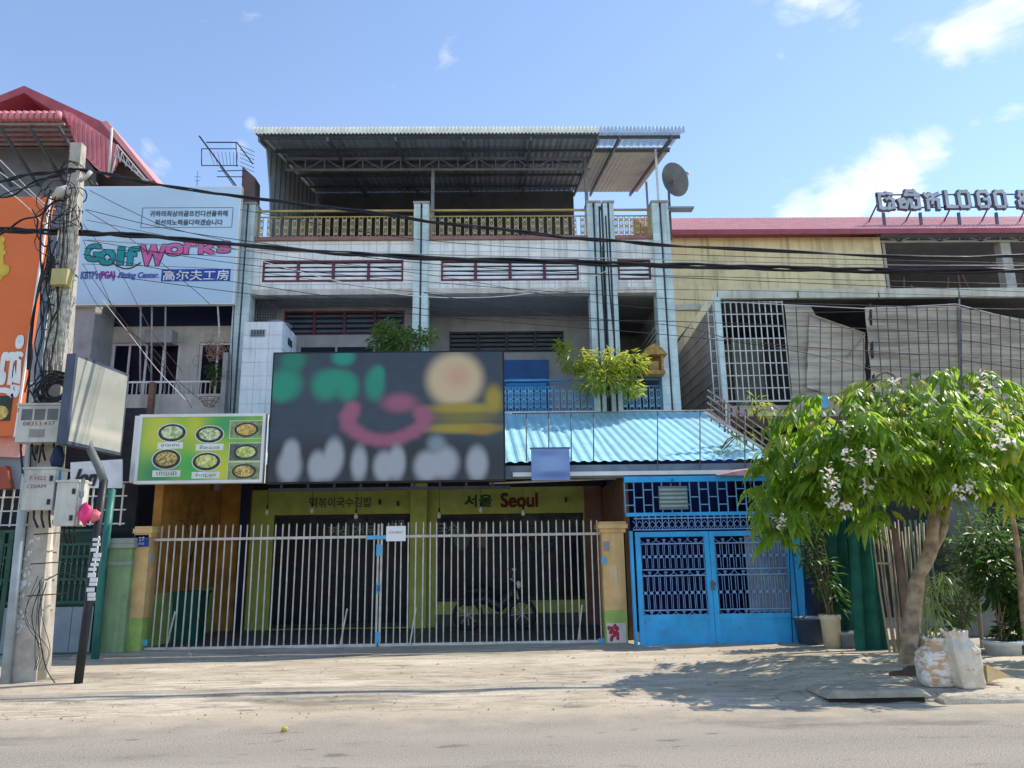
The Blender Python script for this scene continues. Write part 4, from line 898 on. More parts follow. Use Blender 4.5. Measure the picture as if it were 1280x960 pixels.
c_ = W(234, 272, SGY); kk = SGY/F_PX*1.04; f_ = MB(); frame_box(f_, c_.x-58*kk, c_.x+58*kk, c_.z-14*kk, c_.z+14*kk, SGY-.006, SGY-.002, .012); f_.build('text_border', ink, ps)
teal_i, pink_i = mat('teal sign ink', (.01, .28, .30), .5), mat('pink sign ink', (.62, .13, .34), .5); white_i = mat('pale sign outline', (.62, .74, .84), .5)
for s, px, py, w, h, m_i in (('G', 116, 316, 17, 22, teal_i), ('o', 134, 322, 18, 19, teal_i), ('l', 151, 320, 6, 22, teal_i), ('f', 165, 320, 15, 23, teal_i), ('W', 191, 319, 30, 27, pink_i), ('o', 218, 312, 20, 15, pink_i), ('r', 238, 310, 14, 15, pink_i), ('k', 259, 309, 19, 16, pink_i), ('s', 280, 309, 15, 14, pink_i)):
    sg_t(s, px, py, w, h, black_p, .036); sg_t(s, px, py, w, h, m_i, .020, dy=.006)
m_ = MB(); m_.tube([W(140+4*j, 328+8*sin(pi*j/9), SGY-.006) for j in range(10)], .014, 5); m_.build('swoosh', black_p, ps)
sg_t("KBTF's", 112, 344, 21, 10, mat('blue ink', (.10, .14, .42), .5), .008); sg_t('(PGA)', 134, 345, 19, 12, mat('purple ink', (.25, .05, .28), .5), .010); sg_t('Fitting Center.', 173, 345, 50, 10, mat('blue ink', (.10, .14, .42), .5), .008, .25)
c_ = W(245, 344, SGY); MB().box(c_.x-43*kk, c_.x+43*kk, SGY-.012, SGY-.004, c_.z-8*kk, c_.z+8*kk).build('blue_panel', mat('royal blue panel', (.02, .07, .36), .5), ps)
sg_t('高尔夫工房', 245, 344, 82, 13.5, white_p, .003, 0, .012)
# plant hanging at the neighbour balcony
def leaf_cloud(mb, c, rad, n, L, w, droop=.5, shell=.0):
    for i in range(n):
        while True:
            d = Vector((random.uniform(-1, 1), random.uniform(-1, 1), random.uniform(-1, 1)))
            if .05 < d.length <= 1 and d.length >= shell: break
        p = Vector(c)+Vector((d.x*rad[0], d.y*rad[1], d.z*rad[2]))
        out = Vector((d.x, d.y, d.z*.3-droop+random.uniform(-.3, .4)))+Vector((random.uniform(-.5, .5), random.uniform(-.5, .5), random.uniform(-.3, .3)))
        out.normalize(); s = out.cross(Vector((random.uniform(-.3, .3), random.uniform(-.3, .3), 1)))
        s = s.normalized() if s.length > .05 else Vector((1, 0, 0)); nr = s.cross(out); l = L*random.uniform(.6, 1.3); ww = w*random.uniform(.7, 1.2)
        m = p+out*l*.45+nr*l*.06
        mb.add([p, m+s*ww*.5, p+out*l-Vector((0, 0, l*.12)), m-s*ww*.5], [(0, 1, 2, 3)])
def plant(name, label, base, blobs, m, L, w, n, pot=None, stems=5, group=None, droop=.3):
    t_ = thing(name, label, 'plant', base, group)
    lb = MB()
    for (c, r, f) in blobs: leaf_cloud(lb, c, r, int(n*f), L, w, droop)
    lb.build('foliage', m, t_)
    sb = MB()
    for k in range(stems):
        c, r, f = random.choice(blobs); e = Vector(c)+Vector((random.uniform(-.5, .5)*r[0], random.uniform(-.5, .5)*r[1], random.uniform(-.2, .5)*r[2]))
        b = Vector(base)+Vector((random.uniform(-.06, .06), random.uniform(-.05, .05), 0)); sb.tube(spline([b, b.lerp(e, .5)+Vector((random.uniform(-.08, .08), 0, .08)), e], 4), [.014*(1-.07*j) for j in range(9)], 5)
    sb.build('stem', stem_m, t_)
    if pot:
        r, h, m2 = pot; MB().lathe((base[0], base[1], base[2]-h), [(.001, 0), (r*.78, 0), (r*.96, h*.86), (r*1.08, h*.88), (r*1.08, h), (r*.9, h), (r*.85, h-.03), (.001, h-.03)], 18).build('pot', m2, t_)
    return t_
def bl3(px, py, Y, rx, rz, f, ry=None): c = W(px, py, Y); k = Y/F_PX; return (c, (rx*k, (ry or rx*k), rz*k), f)
plant('hanging_plant', 'small green plant trailing on the neighbour balcony rail beside the white pillar', W(268, 482, LY-1.2), [bl3(272, 470, LY-1.2, 11, 14, .6), bl3(266, 460, LY-1.2, 8, 7, .4)], leaf_c, .10, .04, 260)
ww = MB()
for k in range(40):
    c = W(268+random.gauss(0, 7), 436+random.gauss(0, 7), LY-1.25); r = random.uniform(.06, .2); a0 = random.uniform(0, 6)
    ww.tube([c+Vector((r*cos(a0+t_*.5), random.uniform(-.04, .04), r*.8*sin(a0+t_*.5))) for t_ in range(7)], .006, 4, False)
o = ww.build('dry_vine', mat('dry reddish vine', (.36, .22, .16), .9), None); tag(o, 'dry reddish tangle of vine hanging left of the white pillar', 'vine')
bk_ = thing('wire_basket', 'empty wire hanging basket on the neighbour balcony wall', 'basket', W(262, 497, LY-1.3))
c_ = W(262, 497, LY-1.3); m_ = MB()
for k in range(3): m_.tube([(c_.x+(.22-.06*k)*cos(a), c_.y+(.14)*sin(a), c_.z-.09*k) for a in [2*pi*j/14 for j in range(15)]], .008, 4, False)
for k in range(8): a = 2*pi*k/8; m_.tube([(c_.x+.22*cos(a), c_.y+.14*sin(a), c_.z), (c_.x+.08*cos(a), c_.y+.1*sin(a), c_.z-.2)], .006, 4, False)
m_.build('wire', rust, bk_)

# ------------------------------------------------------------------ far left house with maroon gable and pink canopy
GYL = 19.0
fh = thing('gabled_house', 'house at the far left with a maroon gable and pink corrugated canopy', 'building', (W(30, 150, GYL).x, GYL, 0))
def pxpoly(name, pts, Y0, Y1, m, parent): return MB().prism([W(x, y, Y0) for x, y in reversed(pts)], (0, Y1-Y0, 0)).build(name, m, parent)
pxpoly('roof_slope', [(-60, 143), (30, 107), (30, 116), (-60, 152)], GYL-1.2, GYL+6, maroon_edge, fh)
pxpoly('roof_slope', [(30, 107), (136, 156), (145, 172), (128, 176), (30, 116)], GYL-1.2, GYL+6, maroon_edge, fh)
pxpoly('gable', [(-60, 160), (30, 120), (120, 172), (120, 200), (-60, 200)], GYL-.4, GYL, mat('dark maroon boards', (.17, .03, .06), .6), fh)
pxpoly('fascia', [(-60, 158), (8, 136), (8, 145), (-60, 170)], GYL-.9, GYL-.7, maroon_edge, fh)
pxpoly('lean_to_roof', [(126, 152), (134, 151), (193, 225), (188, 226)], GYL-2.0, GYL+1, red_roof, fh)
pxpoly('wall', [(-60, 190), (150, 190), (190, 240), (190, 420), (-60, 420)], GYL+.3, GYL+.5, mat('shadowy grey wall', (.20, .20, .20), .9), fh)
CY0, CY1 = 16.6, 19.0
cz0 = W(40, 150, CY0).z; cxr = W(78, 145, CY0).x
rs = [MB().corr(cxr-.62*(k+1), cxr-.62*k-.01, CY0, cz0, CY1, cz0+.5, .2, .03, 0).build('canopy_sheet', pink_sheet, fh) for k in range(5)]
ed = MB()
for k in range(20):
    x = cxr-.155*(k+.5); ed.tube([(x, CY0-.03, cz0-.02), (x, CY0-.03, cz0+.19)], .075, 8)
ed.build('canopy_edge', pink_sheet, fh)
for k in range(6): MB().box(cxr-3.2, cxr, CY0+.1+.35*k, CY0+.15+.35*k, cz0-.06+.073*k, cz0-.01+.073*k).build('purlin', mat('pale purlin', (.36, .37, .36), .6), fh)
for k in range(5): MB().bar((cxr-.1-.7*k, CY0+.05, cz0-.12), (cxr-.1-.7*k, CY1, cz0-.12-.9), .06).build('brace', steel_dark, fh)
sk_ = MB(); pts = [(79, 138), (90, 141), (150, 184), (146, 206), (134, 222), (118, 208), (96, 184)]
pxpoly('side_cladding', pts, 17.0, 17.04, pink_sheet, fh)
m_ = MB()
for k in range(11):
    x = 84+k*5.8; yt = 139+(x-80)*.66; yb = min(184+(x-96)*.95, 224-max(0, x-134)*1.3) if x > 96 else 139+(x-79)*2.7
    if yb > yt+3: m_.bar(W(x, yt, 16.985), W(x+1, yb, 16.985), .035, .03)
m_.build('cladding_rib', pink_sheet, fh)
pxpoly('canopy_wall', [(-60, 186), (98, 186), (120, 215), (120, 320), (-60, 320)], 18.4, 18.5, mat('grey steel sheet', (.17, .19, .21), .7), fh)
m_ = MB(); seg(m_, [(146, 194), (183, 228)], 16.9, .02); seg(m_, [(140, 160), (136, 220)], 16.9, .03); seg(m_, [(146, 194), (139, 220)], 16.9, .02)
for k in range(6): seg(m_, [(146+k*6.5, 182+k*8), (143+k*7.2, 197+k*5.6)], 16.9, .014); seg(m_, [(146+k*6.5, 182+k*8), (150+k*7.2, 203+k*4.6)], 16.9, .01)
seg(m_, [(146, 181), (185, 228)], 16.9, .016)
m_.build('lattice_truss', mat('pale truss', (.55, .55, .52), .6), fh)

# ------------------------------------------------------------------ orange sign
OY = 12.5
os_ = thing('orange_sign', 'tall orange shop sign at the left edge with white Khmer lettering', 'sign', (-8.6, OY, 3.6))
ox1 = W(45, 380, OY).x; oz0, oz1 = W(20, 545, OY).z, W(40, 246, OY).z
MB().prism([(-11, OY, oz0), (W(18, 545, OY).x, OY, oz0), (W(62, 247, OY).x, OY, oz1), (-11, OY, oz1)], (0, .15, 0)).build('board', orange_s, os_)
MB().bar(W(18.5, 547, OY-.02), W(63, 246, OY-.02), .03).build('trim', white_p, os_)
text_mb('ញ្ញុំ', W(-2, 458, OY-.01), w=.78, h=1.05, bold=.018, shear=0).build('lettering', white_p, os_)
MB().prism([W(12, 446, OY-.012), W(16, 478, OY-.012), W(25, 480, OY-.012), W(27, 446, OY-.012), W(22, 446, OY-.012), W(20, 470, OY-.012), W(17, 446, OY-.012)][::-1], (0, -.004, 0)).build('lettering', white_p, os_)
em = mat('yellow emblem', (.66, .46, .06), .5)
m_ = MB()
for px, py, r in ((2, 300, .06), (4, 316, .05), (-3, 310, .12), (5, 338, .10), (-2, 345, .09), (0, 330, .07), (-4, 325, .12)):
    c = W(px, py, OY-.008); m_.sphere(c, r, .012, r*1.1, 12, 6)
m_.build('emblem', em, os_)
c_ = W(3, 511, OY-.01); MB().box(c_.x-.35, c_.x+.14, OY-.014, OY-.002, c_.z-.20, c_.z+.22).build('photo_panel', mat('dark food photo', (.03, .03, .02), .4), os_)
MB().sphere(W(0, 516, OY-.014), .14, .01, .12, 14, 6).build('food', foods[3], os_)
# sagging pink sheet and grey awning under the sign, lettering banner, grille
pe = thing('pink_awning', 'faded pink awning sheet under the tall orange sign', 'awning', W(10, 560, 12.8))
MB().prism([W(x, y, 12.8) for x, y in reversed([(-20, 545), (16, 540), (30, 552), (22, 572), (-20, 570)])], (0, .3, .1)).build('sheet', mat('faded pink sheet', (.66, .34, .30), .7, var=.2), pe)
o = MB().prism([W(x, y, 13.0) for x, y in reversed([(-30, 572), (60, 568), (60, 610), (-30, 612)])], (0, .1, 0)).build('metal_sheet', tin_grey, None); tag(o, 'grey metal sheet behind the meter boxes on the left', 'sheet')
o = MB().prism([W(x, y, 12.9) for x, y in reversed([(-10, 585), (8, 582), (14, 610), (-10, 612)])], (0, .1, 0)).build('red_sheet', mat('rusty red sheet', (.34, .08, .05), .7), None); tag(o, 'rusty red sheet at the left edge under the orange sign', 'panel')
bn_ = thing('salon_banner', 'white banner with black slanting letters behind the black sign post', 'banner', W(115, 595, 12.9))
MB().prism([W(x, y, 12.9) for x, y in reversed([(88, 578), (152, 574), (152, 610), (88, 610)])], (0, .04, 0)).build('cloth', mat('white banner cloth', (.68, .68, .70), .7), bn_)
text_mb('lon', W(107, 597, 12.89), w=.36, h=.27, bold=.012, shear=.35).build('lettering', black_p, bn_)
# dark green gate on the left
LGY = 13.3
lg = thing('green_gate', 'dark green barred gate behind the utility pole at the left', 'gate', (-7.6, LGY, 0))
ga, gb2 = -10.2, W(128, 740, LGY).x; lt_, lm, lb = W(60, 662, LGY).z, W(60, 785, LGY).z, W(60, 822, LGY).z
f_ = MB(); f_.box(ga, gb2, LGY-.03, LGY+.03, lt_-.05, lt_); f_.box(ga, gb2, LGY-.03, LGY+.03, lb+.02, lb+.08)
for z in (.42, .60, .78, .88): f_.box(ga, gb2, LGY-.02, LGY+.02, lb+(lt_-lb)*z-.025, lb+(lt_-lb)*z+.025)
for x in (-10.1, -8.35, -8.2, gb2-.04): f_.box(x-.04, x+.04, LGY-.028, LGY+.028, lb+.08, lt_-.05)
f_.build('frame', gate_green, lg)
MB().box(ga, gb2, LGY+.04, LGY+.06, lb+.05, lt_).build('back_sheet', mat('deep green sheet', (.012, .045, .032), .6), lg)
u_ = MB(); u_.box(-.007, .007, -.008, .008, 0, (lt_-lb)*.46); u_.box(-.02, .02, -.012, .012, .30, .34); u_.box(-.02, .02, -.012, .012, .62, .66)
pieces('bar', u_, gate_greenb, lg, [(ga+.1+.095*k, LGY, lb+(lt_-lb)*.42) for k in range(int((gb2-ga-.1)/.095))])
pieces('panel_sheet', MB().box(-.17, .17, LGY-.025, LGY-.015, lb+.08, lb+(lt_-lb)*.385), tin_grey, lg, [(ga+.18+.35*k, 0, 0) for k in range(int((gb2-ga)/.35))])
wg = thing('window_bars', 'white window bars over dark opening above the dark green gate', 'grille', (-7.6, LGY+.1, lt_))
za, zb_ = lt_+.06, W(60, 606, LGY+.1).z
pieces('upright', MB().box(-.012, .012, -.01, .01, za, zb_), cage_bar, wg, [(ga+.17*k, LGY+.1, 0) for k in range(int((gb2-ga)/.17)+2)])
pieces('crossbar', MB().box(ga, gb2+.2, -.012, .012, -.012, .012), cage_bar, wg, [(0, LGY+.115, za+.03+(zb_-za)*k/3) for k in range(4)])
MB().box(ga, gb2+.2, LGY+.5, LGY+.6, 0, 4.3).build('dark_back', dark_room, nb)
gp_ = thing('gate_pillar', 'pale green masonry pillar between the green gate and the yellow fence post', 'pillar', (W(143, 800, 13.5).x, 13.5, 0))
a, b = W(134, 740, 13.5).x, W(163, 740, 13.5).x
MB().box(a, b, 13.42, 13.75, 0, 1.78).build('shaft', mat('pale green render', (.24, .36, .17), .85, dirt=.5, streak=.4), gp_)
m_ = MB(); m_.box(a-.04, b+.04, 13.38, 13.79, 1.783, 1.86); m_.box(a-.02, b+.02, 13.40, 13.77, 1.50, 1.56); m_.box(a-.03, b+.03, 13.39, 13.78, 1.863, 1.95); m_.build('cap', mat('grey cap', (.30, .34, .28), .85, dirt=.4), gp_)
m_ = MB(); m_.tube([W(118, 832, 12.6), W(127, 720, 12.6), W(140, 612, 12.6)], .062, 10); o = m_.build('green_post', teal_p, None); tag(o, 'teal green steel post standing right of the black sign post', 'post')

# ------------------------------------------------------------------ utility pole
PY = 10.6
pole = thing('utility_pole', 'grey concrete utility pole wrapped in cables with a pale strip for its sunlit side', 'utility pole', (-6.1, PY, 0))
b0, b1, t0, t1 = W(12, 858, PY), W(44, 858, PY), W(88, 178, PY), W(102, 178, PY)
def pol(xl0, xr0, xl1, xr1, y0, y1, z1): return MB().add([(xl0, y0, -.02), (xr0, y0, -.02), (xr0, y1, -.02), (xl0, y1, -.02), (xl1, y0, z1), (xr1, y0, z1), (xr1, y1-.2, z1), (xl1, y1-.2, z1)], [(0,3,2,1),(4,5,6,7),(0,1,5,4),(1,2,6,5),(2,3,7,6),(3,0,4,7)])
pol(b0.x, b1.x, t0.x, t1.x, PY, PY+.34, t0.z).build('shaft', concrete, pole)
cd = MB(); cd.tube([W(6, 858, PY-.06), W(28, 640, PY-.06), W(46, 500, PY-.04), W(60, 360, PY-.04)], .06, 10); cd.build('conduit', mat('pale blue grey conduit', (.36, .42, .45), .6, dirt=.4), pole)
pl2 = MB(); pl2.tube([W(50, 858, PY+.1), W(58, 740, PY+.1), W(62, 660, PY+.1)], [.075, .06, .045], 8); pl2.build('lit_side_pipe', mat('sunlit side cream', (.62, .56, .45), .85, var=.2, dirt=.35, bump=.6), pole)  # pale tube puts the sunlit right side of the pole into colour
st2 = mat('white paint spatter', (.62, .60, .58), .85, var=.2, scale=12)
m_ = MB(); random.seed(11)
for k in range(60):
    px = 27+random.gauss(0, 6); py = random.uniform(668, 790); c = W(px+(760-py)*.13, py, PY-.003); r = random.uniform(.01, .035); m_.sphere(c, r, .004, r*random.uniform(.6, 1.6), 6, 3, .3)
m_.build('paint_spatter', st2, pole, 'stuff')
for py in (705, 745, 668): 
    a_, b_ = W(20+(858-py)*.12, py, PY-.1), W(50+(858-py)*.12, py-2, PY-.1); MB().tube([a_, b_, (b_.x+.02, PY+.3, b_.z)], .008, 5).build('wire_tie', cable_m, pole)
# cables running down and round the pole
tg_ = MB(); random.seed(5)
for k in range(15):
    s = random.uniform(-1.9, .1); yy = PY-.06-random.random()*.12; y0_ = random.uniform(190, 330); y1_ = random.uniform(400, 600); pts = []
    for j in range(7):
        py = y0_+(y1_-y0_)*j/6; cx_ = 97-(py-180)*.125; pts.append(W(cx_+s*15+random.gauss(0, 4), py, yy))
    tg_.tube(spline(pts, 3), random.uniform(.006, .016), 5, False)
for k in range(24):
    py = random.uniform(205, 420); cx_ = 97-(py-180)*.125; c = W(cx_, py, PY+.12); r = random.uniform(.15, .22)
    tg_.tube([(c.x+r*cos(a), c.y+r*sin(a)*1.05, c.z+.05*sin(a*2+k)) for a in [2*pi*j/14 for j in range(15)]], random.uniform(.006, .012), 5, False)
for k in range(9):
    c = W(78+random.gauss(0, 8), 250+random.gauss(0, 14), PY-.1); r = random.uniform(.15, .45); a0 = random.uniform(0, 6)
    tg_.tube([(c.x+r*cos(a0+a), c.y-.05*random.random(), c.z+r*.8*sin(a0+a)) for a in [.5*j for j in range(9)]], .007, 5, False)
tg_.build('cable_tangle', cable_m, pole, 'stuff')
tg2 = MB()
for k in range(56):
    s = random.uniform(-.8, 1.5); y0_ = random.uniform(215, 400); y1_ = random.uniform(380, 480); pts = []
    for j in range(5):
        py = y0_+(y1_-y0_)*j/4; cx_ = 97-(py-180)*.125; pts.append(W(cx_+2+s*12+random.gauss(0, 2), py, PY-.08))
    tg2.tube(spline(pts, 3), .007, 4, False)
tg2.build('pale_cable_bundle', mat('dusty pale cable', (.58, .53, .43), .8, var=.5, scale=14), pole, 'stuff')
jb = MB(); c_ = W(76, 347, PY-.2); jb.box(c_.x-.11, c_.x+.11, PY-.25, PY-.1, c_.z-.12, c_.z+.12); jb.build('junction_box', mat('yellowed plastic', (.48, .40, .16), .6), pole)
MB().tube([W(68, 248, PY-.12), W(76, 240, PY-.12), W(86, 237, PY-.1)], [.05, .085, .075], 8).build('insulator', mat('pale sleeve', (.48, .44, .37), .7), pole)
MB().tube([W(100, 226, PY-.05), W(107, 222, PY-.15), W(114, 214, PY-.15)], .03, 6).build('hook', fence_steel, pole)
m_ = MB()
for k in range(9):
    c = W(70, 488, PY-.25); r = .10+.02*k; m_.tube([(c.x+r*cos(a)*1.1, c.y-.02*k*random.random(), c.z+r*sin(a)) for a in [2*pi*j/16 for j in range(17)]], .012, 5, False)
m_.build('cable_coil', cable_m, pole)
def meter(x0, x1, y0, y1, label, lines, win):
    a, b = W(x0, y0, PY-.42), W(x1, y1, PY-.42); t_ = thing('meter_box', label, 'meter box', ((a.x+b.x)/2, PY-.42, b.z), 'electric meter boxes on the utility pole')
    MB().box(a.x, b.x, PY-.42, PY-.13, b.z, a.z).build('case', meter_m, t_)
    MB().box(a.x-.02, b.x+.02, PY-.44, PY-.11, a.z+.002, a.z+.03).build('lid', meter_m, t_)
    if win:
        for k in range(3): x = a.x+(b.x-a.x)*(.2+.29*k); MB().box(x-.07, x+.07, PY-.425, PY-.421, a.z-.20, a.z-.05).build('window', mat('meter window', (.12, .12, .11), .3), t_)
        MB().box(a.x+.18, a.x+.38, PY-.425, PY-.421, b.z+.06, b.z+.17).build('plate', mat('tan plate', (.30, .27, .22), .5), t_)
    else:
        for z in (a.z-.12, b.z+.10): MB().box(b.x-.06, b.x-.025, PY-.44, PY-.421, z-.035, z+.035).build('catch', black_p, t_)
    for (s, fx, fz_, w, h) in lines: text_mb(s, (a.x+(b.x-a.x)*fx, PY-.422, a.z+(b.z-a.z)*fz_), w=w, h=h, depth=.002).build('number', mat('red stencil', (.30, .07, .05), .7), t_)
    m_ = MB()
    for k in range(3): x = a.x+(b.x-a.x)*(.25+.25*k); m_.tube([(x, PY-.28, b.z+.01), (x+.01, PY-.28, b.z-.10), (x+.03-.02*k, PY-.2, b.z-.22)], .014, 6)
    m_.build('cable_entry', cable_m, t_)
    for z in (a.z-.06, b.z+.05): MB().tube([(a.x-.012, PY-.40, z-.03), (a.x-.012, PY-.40, z+.03)], .01, 6).build('hinge', steel_dark, t_)
    return t_
meter(24, 74, 507, 552, 'wide grey meter box with three small windows on the utility pole', [('08353.437', .5, .50, .42, .055)], True)
meter(31, 64, 587, 637, 'narrow grey meter box with two black catches low on the utility pole', [('7 H22', .45, .22, .22, .05), ('120AM', .45, .42, .24, .05)], False)
mb3 = meter(72, 92, 603, 657, 'small grey meter box with a white strip behind the utility pole', [], False)
a, b = W(90, 600, PY-.3), W(100, 656, PY-.3); o = MB().box(a.x, b.x, PY-.38, PY-.2, b.z, a.z).build('white_board', mat('off white board', (.70, .68, .62), .6, dirt=.3), None); tag(o, 'narrow off white board with faint writing beside the pink wrapper', 'board')
text_mb('ភ្ល', W(95, 620, PY-.39), h=.12, depth=.002).build('marking', ink, o)
m_ = MB(); m_.tube(spline([W(70, 560, PY-.3), W(73, 600, PY-.32), W(70, 632, PY-.3)], 5), .035, 7); o = m_.build('blue_sleeve', mat('blue cable sleeve', (.02, .22, .42), .5, var=.3), None); tag(o, 'bright blue cable sleeve hanging between the meter boxes', 'sleeve')
o = MB().sphere(W(72, 572, PY-.34), .09, .08, .16, 10, 7, .15).build('cable_clump', mat('dark blue tape', (.01, .02, .06), .6), None); tag(o, 'dark blue taped cable clump above the small meter box', 'cable clump')
gl = MB(); random.seed(9)
for k in range(6):
    pts = [W(52+random.gauss(0, 3), 725+random.gauss(0, 6), PY-.15), W(42+random.gauss(0, 8), 770, PY-.2), W(55+random.gauss(0, 5), 812, PY-.18), W(46+random.gauss(0, 8), 838, PY-.15)]
    gl.tube(spline(pts, 5), .004, 4, False)
gl.tube(spline([W(58, 728, PY-.1), W(48, 770, PY-.15), W(56, 830, PY-.15), W(72, 859, PY-.2)], 6), .007, 5); gl.tube(spline([W(58, 725, PY-.1), W(80, 716, PY-.1), W(108, 727, PY-.1)], 6), .007, 5)
o = gl.build('loose_wires', cable_m, None); tag(o, 'loose thin wires dangling to the ground beside the utility pole', 'wires')
# black sign post and blurred light box
BYP = 10.3
bp_ = thing('sign_post', 'thin black steel post with a double rail and white bands beside the utility pole', 'post', W(97, 860, BYP))
pc_ = [W(97, 860, BYP), W(110, 760, BYP), W(118, 690, BYP), W(130, 600, BYP)]
MB().tube(pc_, .055, 8).build('post', black_p, bp_)
MB().tube([W(104, 800, BYP-.03), W(113, 740, BYP-.03), W(124, 670, BYP-.03)], .012, 6).build('rail', fence_steel, bp_)
MB().tube([W(130, 602, BYP), W(124, 585, BYP), W(112, 560, BYP), W(106, 540, BYP)], .055, 8).build('arm', mat('grey green arm', (.13, .14, .13), .6), bp_)
m_ = MB(); random.seed(4)
for k in range(13):
    py = 675+k*6.2; c = W(119.5-(py-690)*.13+random.uniform(-2, 3), py, BYP-.05); m_.box(c.x-.045, c.x+.05, c.y-.01, c.y, c.z-random.uniform(.01, .035), c.z+.025)
m_.build('white_band', mat('white sticker scraps', (.66, .65, .62), .7), bp_)
pk = thing('pink_wrapper', 'crumpled pink plastic wrapper tied to the black sign post', 'wrapper', W(112, 642, BYP-.1))
m_ = MB(); m_.sphere(W(107, 643, BYP-.12), .09, .06, .13, 8, 6, .3); m_.build('bag', mat('hot pink plastic', (.66, .04, .16), .4, var=.3), pk)
m_ = MB(); m_.sphere(W(119, 645, BYP-.1), .075, .05, .075, 8, 6, .25); m_.build('knot', mat('salmon plastic', (.66, .16, .18), .4, var=.3), pk)
lb_ = thing('light_box', 'angled cream light box sign with dark edge on top of the black post', 'sign', W(112, 560, 10.4))
A1, A0, B1, B0 = W(90, 437, 9.8), W(88, 556, 9.8), W(157, 479, 11.0), W(155, 568, 11.0)
zt0, zb0, zt1, zb1 = A1.z, A0.z, B1.z, B0.z
ax_, bx_ = (A1.x+A0.x)/2, (B1.x+B0.x)/2; dirb = Vector((bx_-ax_, 1.2, 0)).normalized(); nrm = Vector((dirb.y, -dirb.x, 0))
zt_m, zb_m = (zt0+zt1)/2+.04, (zb0+zb1)/2
fa, fb = Vector((ax_, 9.8, 0)), Vector((bx_, 11.0, 0)); th = -nrm*.13
cp = []
for z in (zb_m, zt_m):
    for p in (fa, fb, fb+th, fa+th): cp.append((p.x, p.y, z))
MB().add(cp, [(0,3,2,1),(4,5,6,7),(0,1,5,4),(1,2,6,5),(2,3,7,6),(3,0,4,7)]).build('case', mat('dark blue grey case', (.07, .085, .12), .6), lb_)
cen = (fa+fb)/2; face = []
for (s, z) in ((-1, zb_m+.04), (1, zb_m+.04), (1, zt_m-.04), (-1, zt_m-.04)):
    p = cen+dirb*s*((fb-fa).length/2-.04)+nrm*.004; face.append((p.x, p.y, z))
fx0 = (zt_m+zb_m)/2
MB().add(face+[tuple(Vector(v)-nrm*.01) for v in face], [(0, 1, 2, 3), (7, 6, 5, 4), (0, 4, 5, 1), (1, 5, 6, 2), (2, 6, 7, 3), (3, 7, 4, 0)]).build('face', blob_mat('soft cream print', (.36, .36, .30), [(cen.x-.06, fx0+.15, .22, .2, .9, (.30, .30, .25)), (cen.x+.16, fx0-.05, .07, .3, .9, (.50, .48, .38)), (cen.x-.18, fx0-.1, .12, .2, .9, (.50, .48, .40)), (cen.x, fx0-.36, .4, .06, .9, (.50, .46, .37)), (cen.x+.02, fx0+.02, .1, .12, .9, (.36, .35, .29))]), lb_)

# ------------------------------------------------------------------ right-hand building
RYY = 21.0
rb_ = thing('red_roof_building', 'grimy yellow building with long red metal roof at the right', 'building', (10, RYY, 0))
rx0_, rx1_ = 4.9, W(1104, 330, RYY).x
ze = W(1060, 288, RYY-.45).z
MB().box(rx0_, rx1_, RYY, RYY+.25, 0, ze-.02).build('wall', yellow_wall, rb_)
MB().box(rx1_-.25, rx1_, RYY+.253, 27, 0, ze-.02).build('wall', yellow_wall, rb_)
zl = W(1000, 383, RYY).z
MB().box(rx0_, rx1_+.4, RYY-.08, RYY-.003, zl-.1, zl+.06).build('ledge', fascia_m, rb_)
MB().box(rx0_-.3, 22, RYY-.45, RYY-.38, ze-.10, ze+.05).build('roof_fascia', maroon_edge, rb_)
zr1 = W(1060, 272, RYY+2).z
for k in range(9): a = rx0_-.3+1.95*k; MB().corr(a, a+1.94, RYY-.42, ze+.052, RYY+2, zr1, .12, .02).build('roof_sheet', red_roof, rb_)
MB().box(rx0_-.3, 22, RYY+2.02, RYY+2.2, ze, zr1).build('roof_ridge', red_roof, rb_)
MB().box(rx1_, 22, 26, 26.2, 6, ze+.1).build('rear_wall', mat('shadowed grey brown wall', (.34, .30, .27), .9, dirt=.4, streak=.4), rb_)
MB().box(rx1_+.01, 22, RYY+.1, 26, zl-.3, zl-.12).build('terrace_floor', grey_wall, rb_)
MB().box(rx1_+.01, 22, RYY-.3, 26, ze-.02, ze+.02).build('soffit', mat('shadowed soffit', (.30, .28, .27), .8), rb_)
t_ = MB(); q0, q1 = W(1150, 302, RYY+.1).z, W(1150, 293, RYY+.1).z; t_.box(rx1_, 20, RYY+.08, RYY+.13, q0-.03, q0+.03); t_.box(rx1_, 20, RYY+.08, RYY+.13, q1-.03, q1+.03)
for k in range(13): x = rx1_+.62*k; t_.bar((x, RYY+.1, q0 if k % 2 else q1), (x+.62, RYY+.1, q1 if k % 2 else q0), .04); t_.bar((x, RYY+.105, q0), (x, RYY+.105, q1), .035)
t_.build('terrace_truss', mat('pale truss', (.55, .55, .52), .6), rb_)
for px, w in ((1256, .30), (1104, .08)): x = W(px, 330, RYY+.3).x; MB().box(x-w/2, x+w/2, RYY+.15, RYY+.45, zl-.1, ze-.05).build('column', mat('pale grey column', (.50, .48, .44), .8, dirt=.3), rb_)
random.seed(21)
for k in range(12): x = rx1_+.5+k*.62; MB().bar((x, RYY+1.2, zl-.1), (x+random.uniform(-.5, .5), RYY+1.2, ze-random.uniform(.4, 1.3)), .04).build('leaning_pole', rust, rb_)
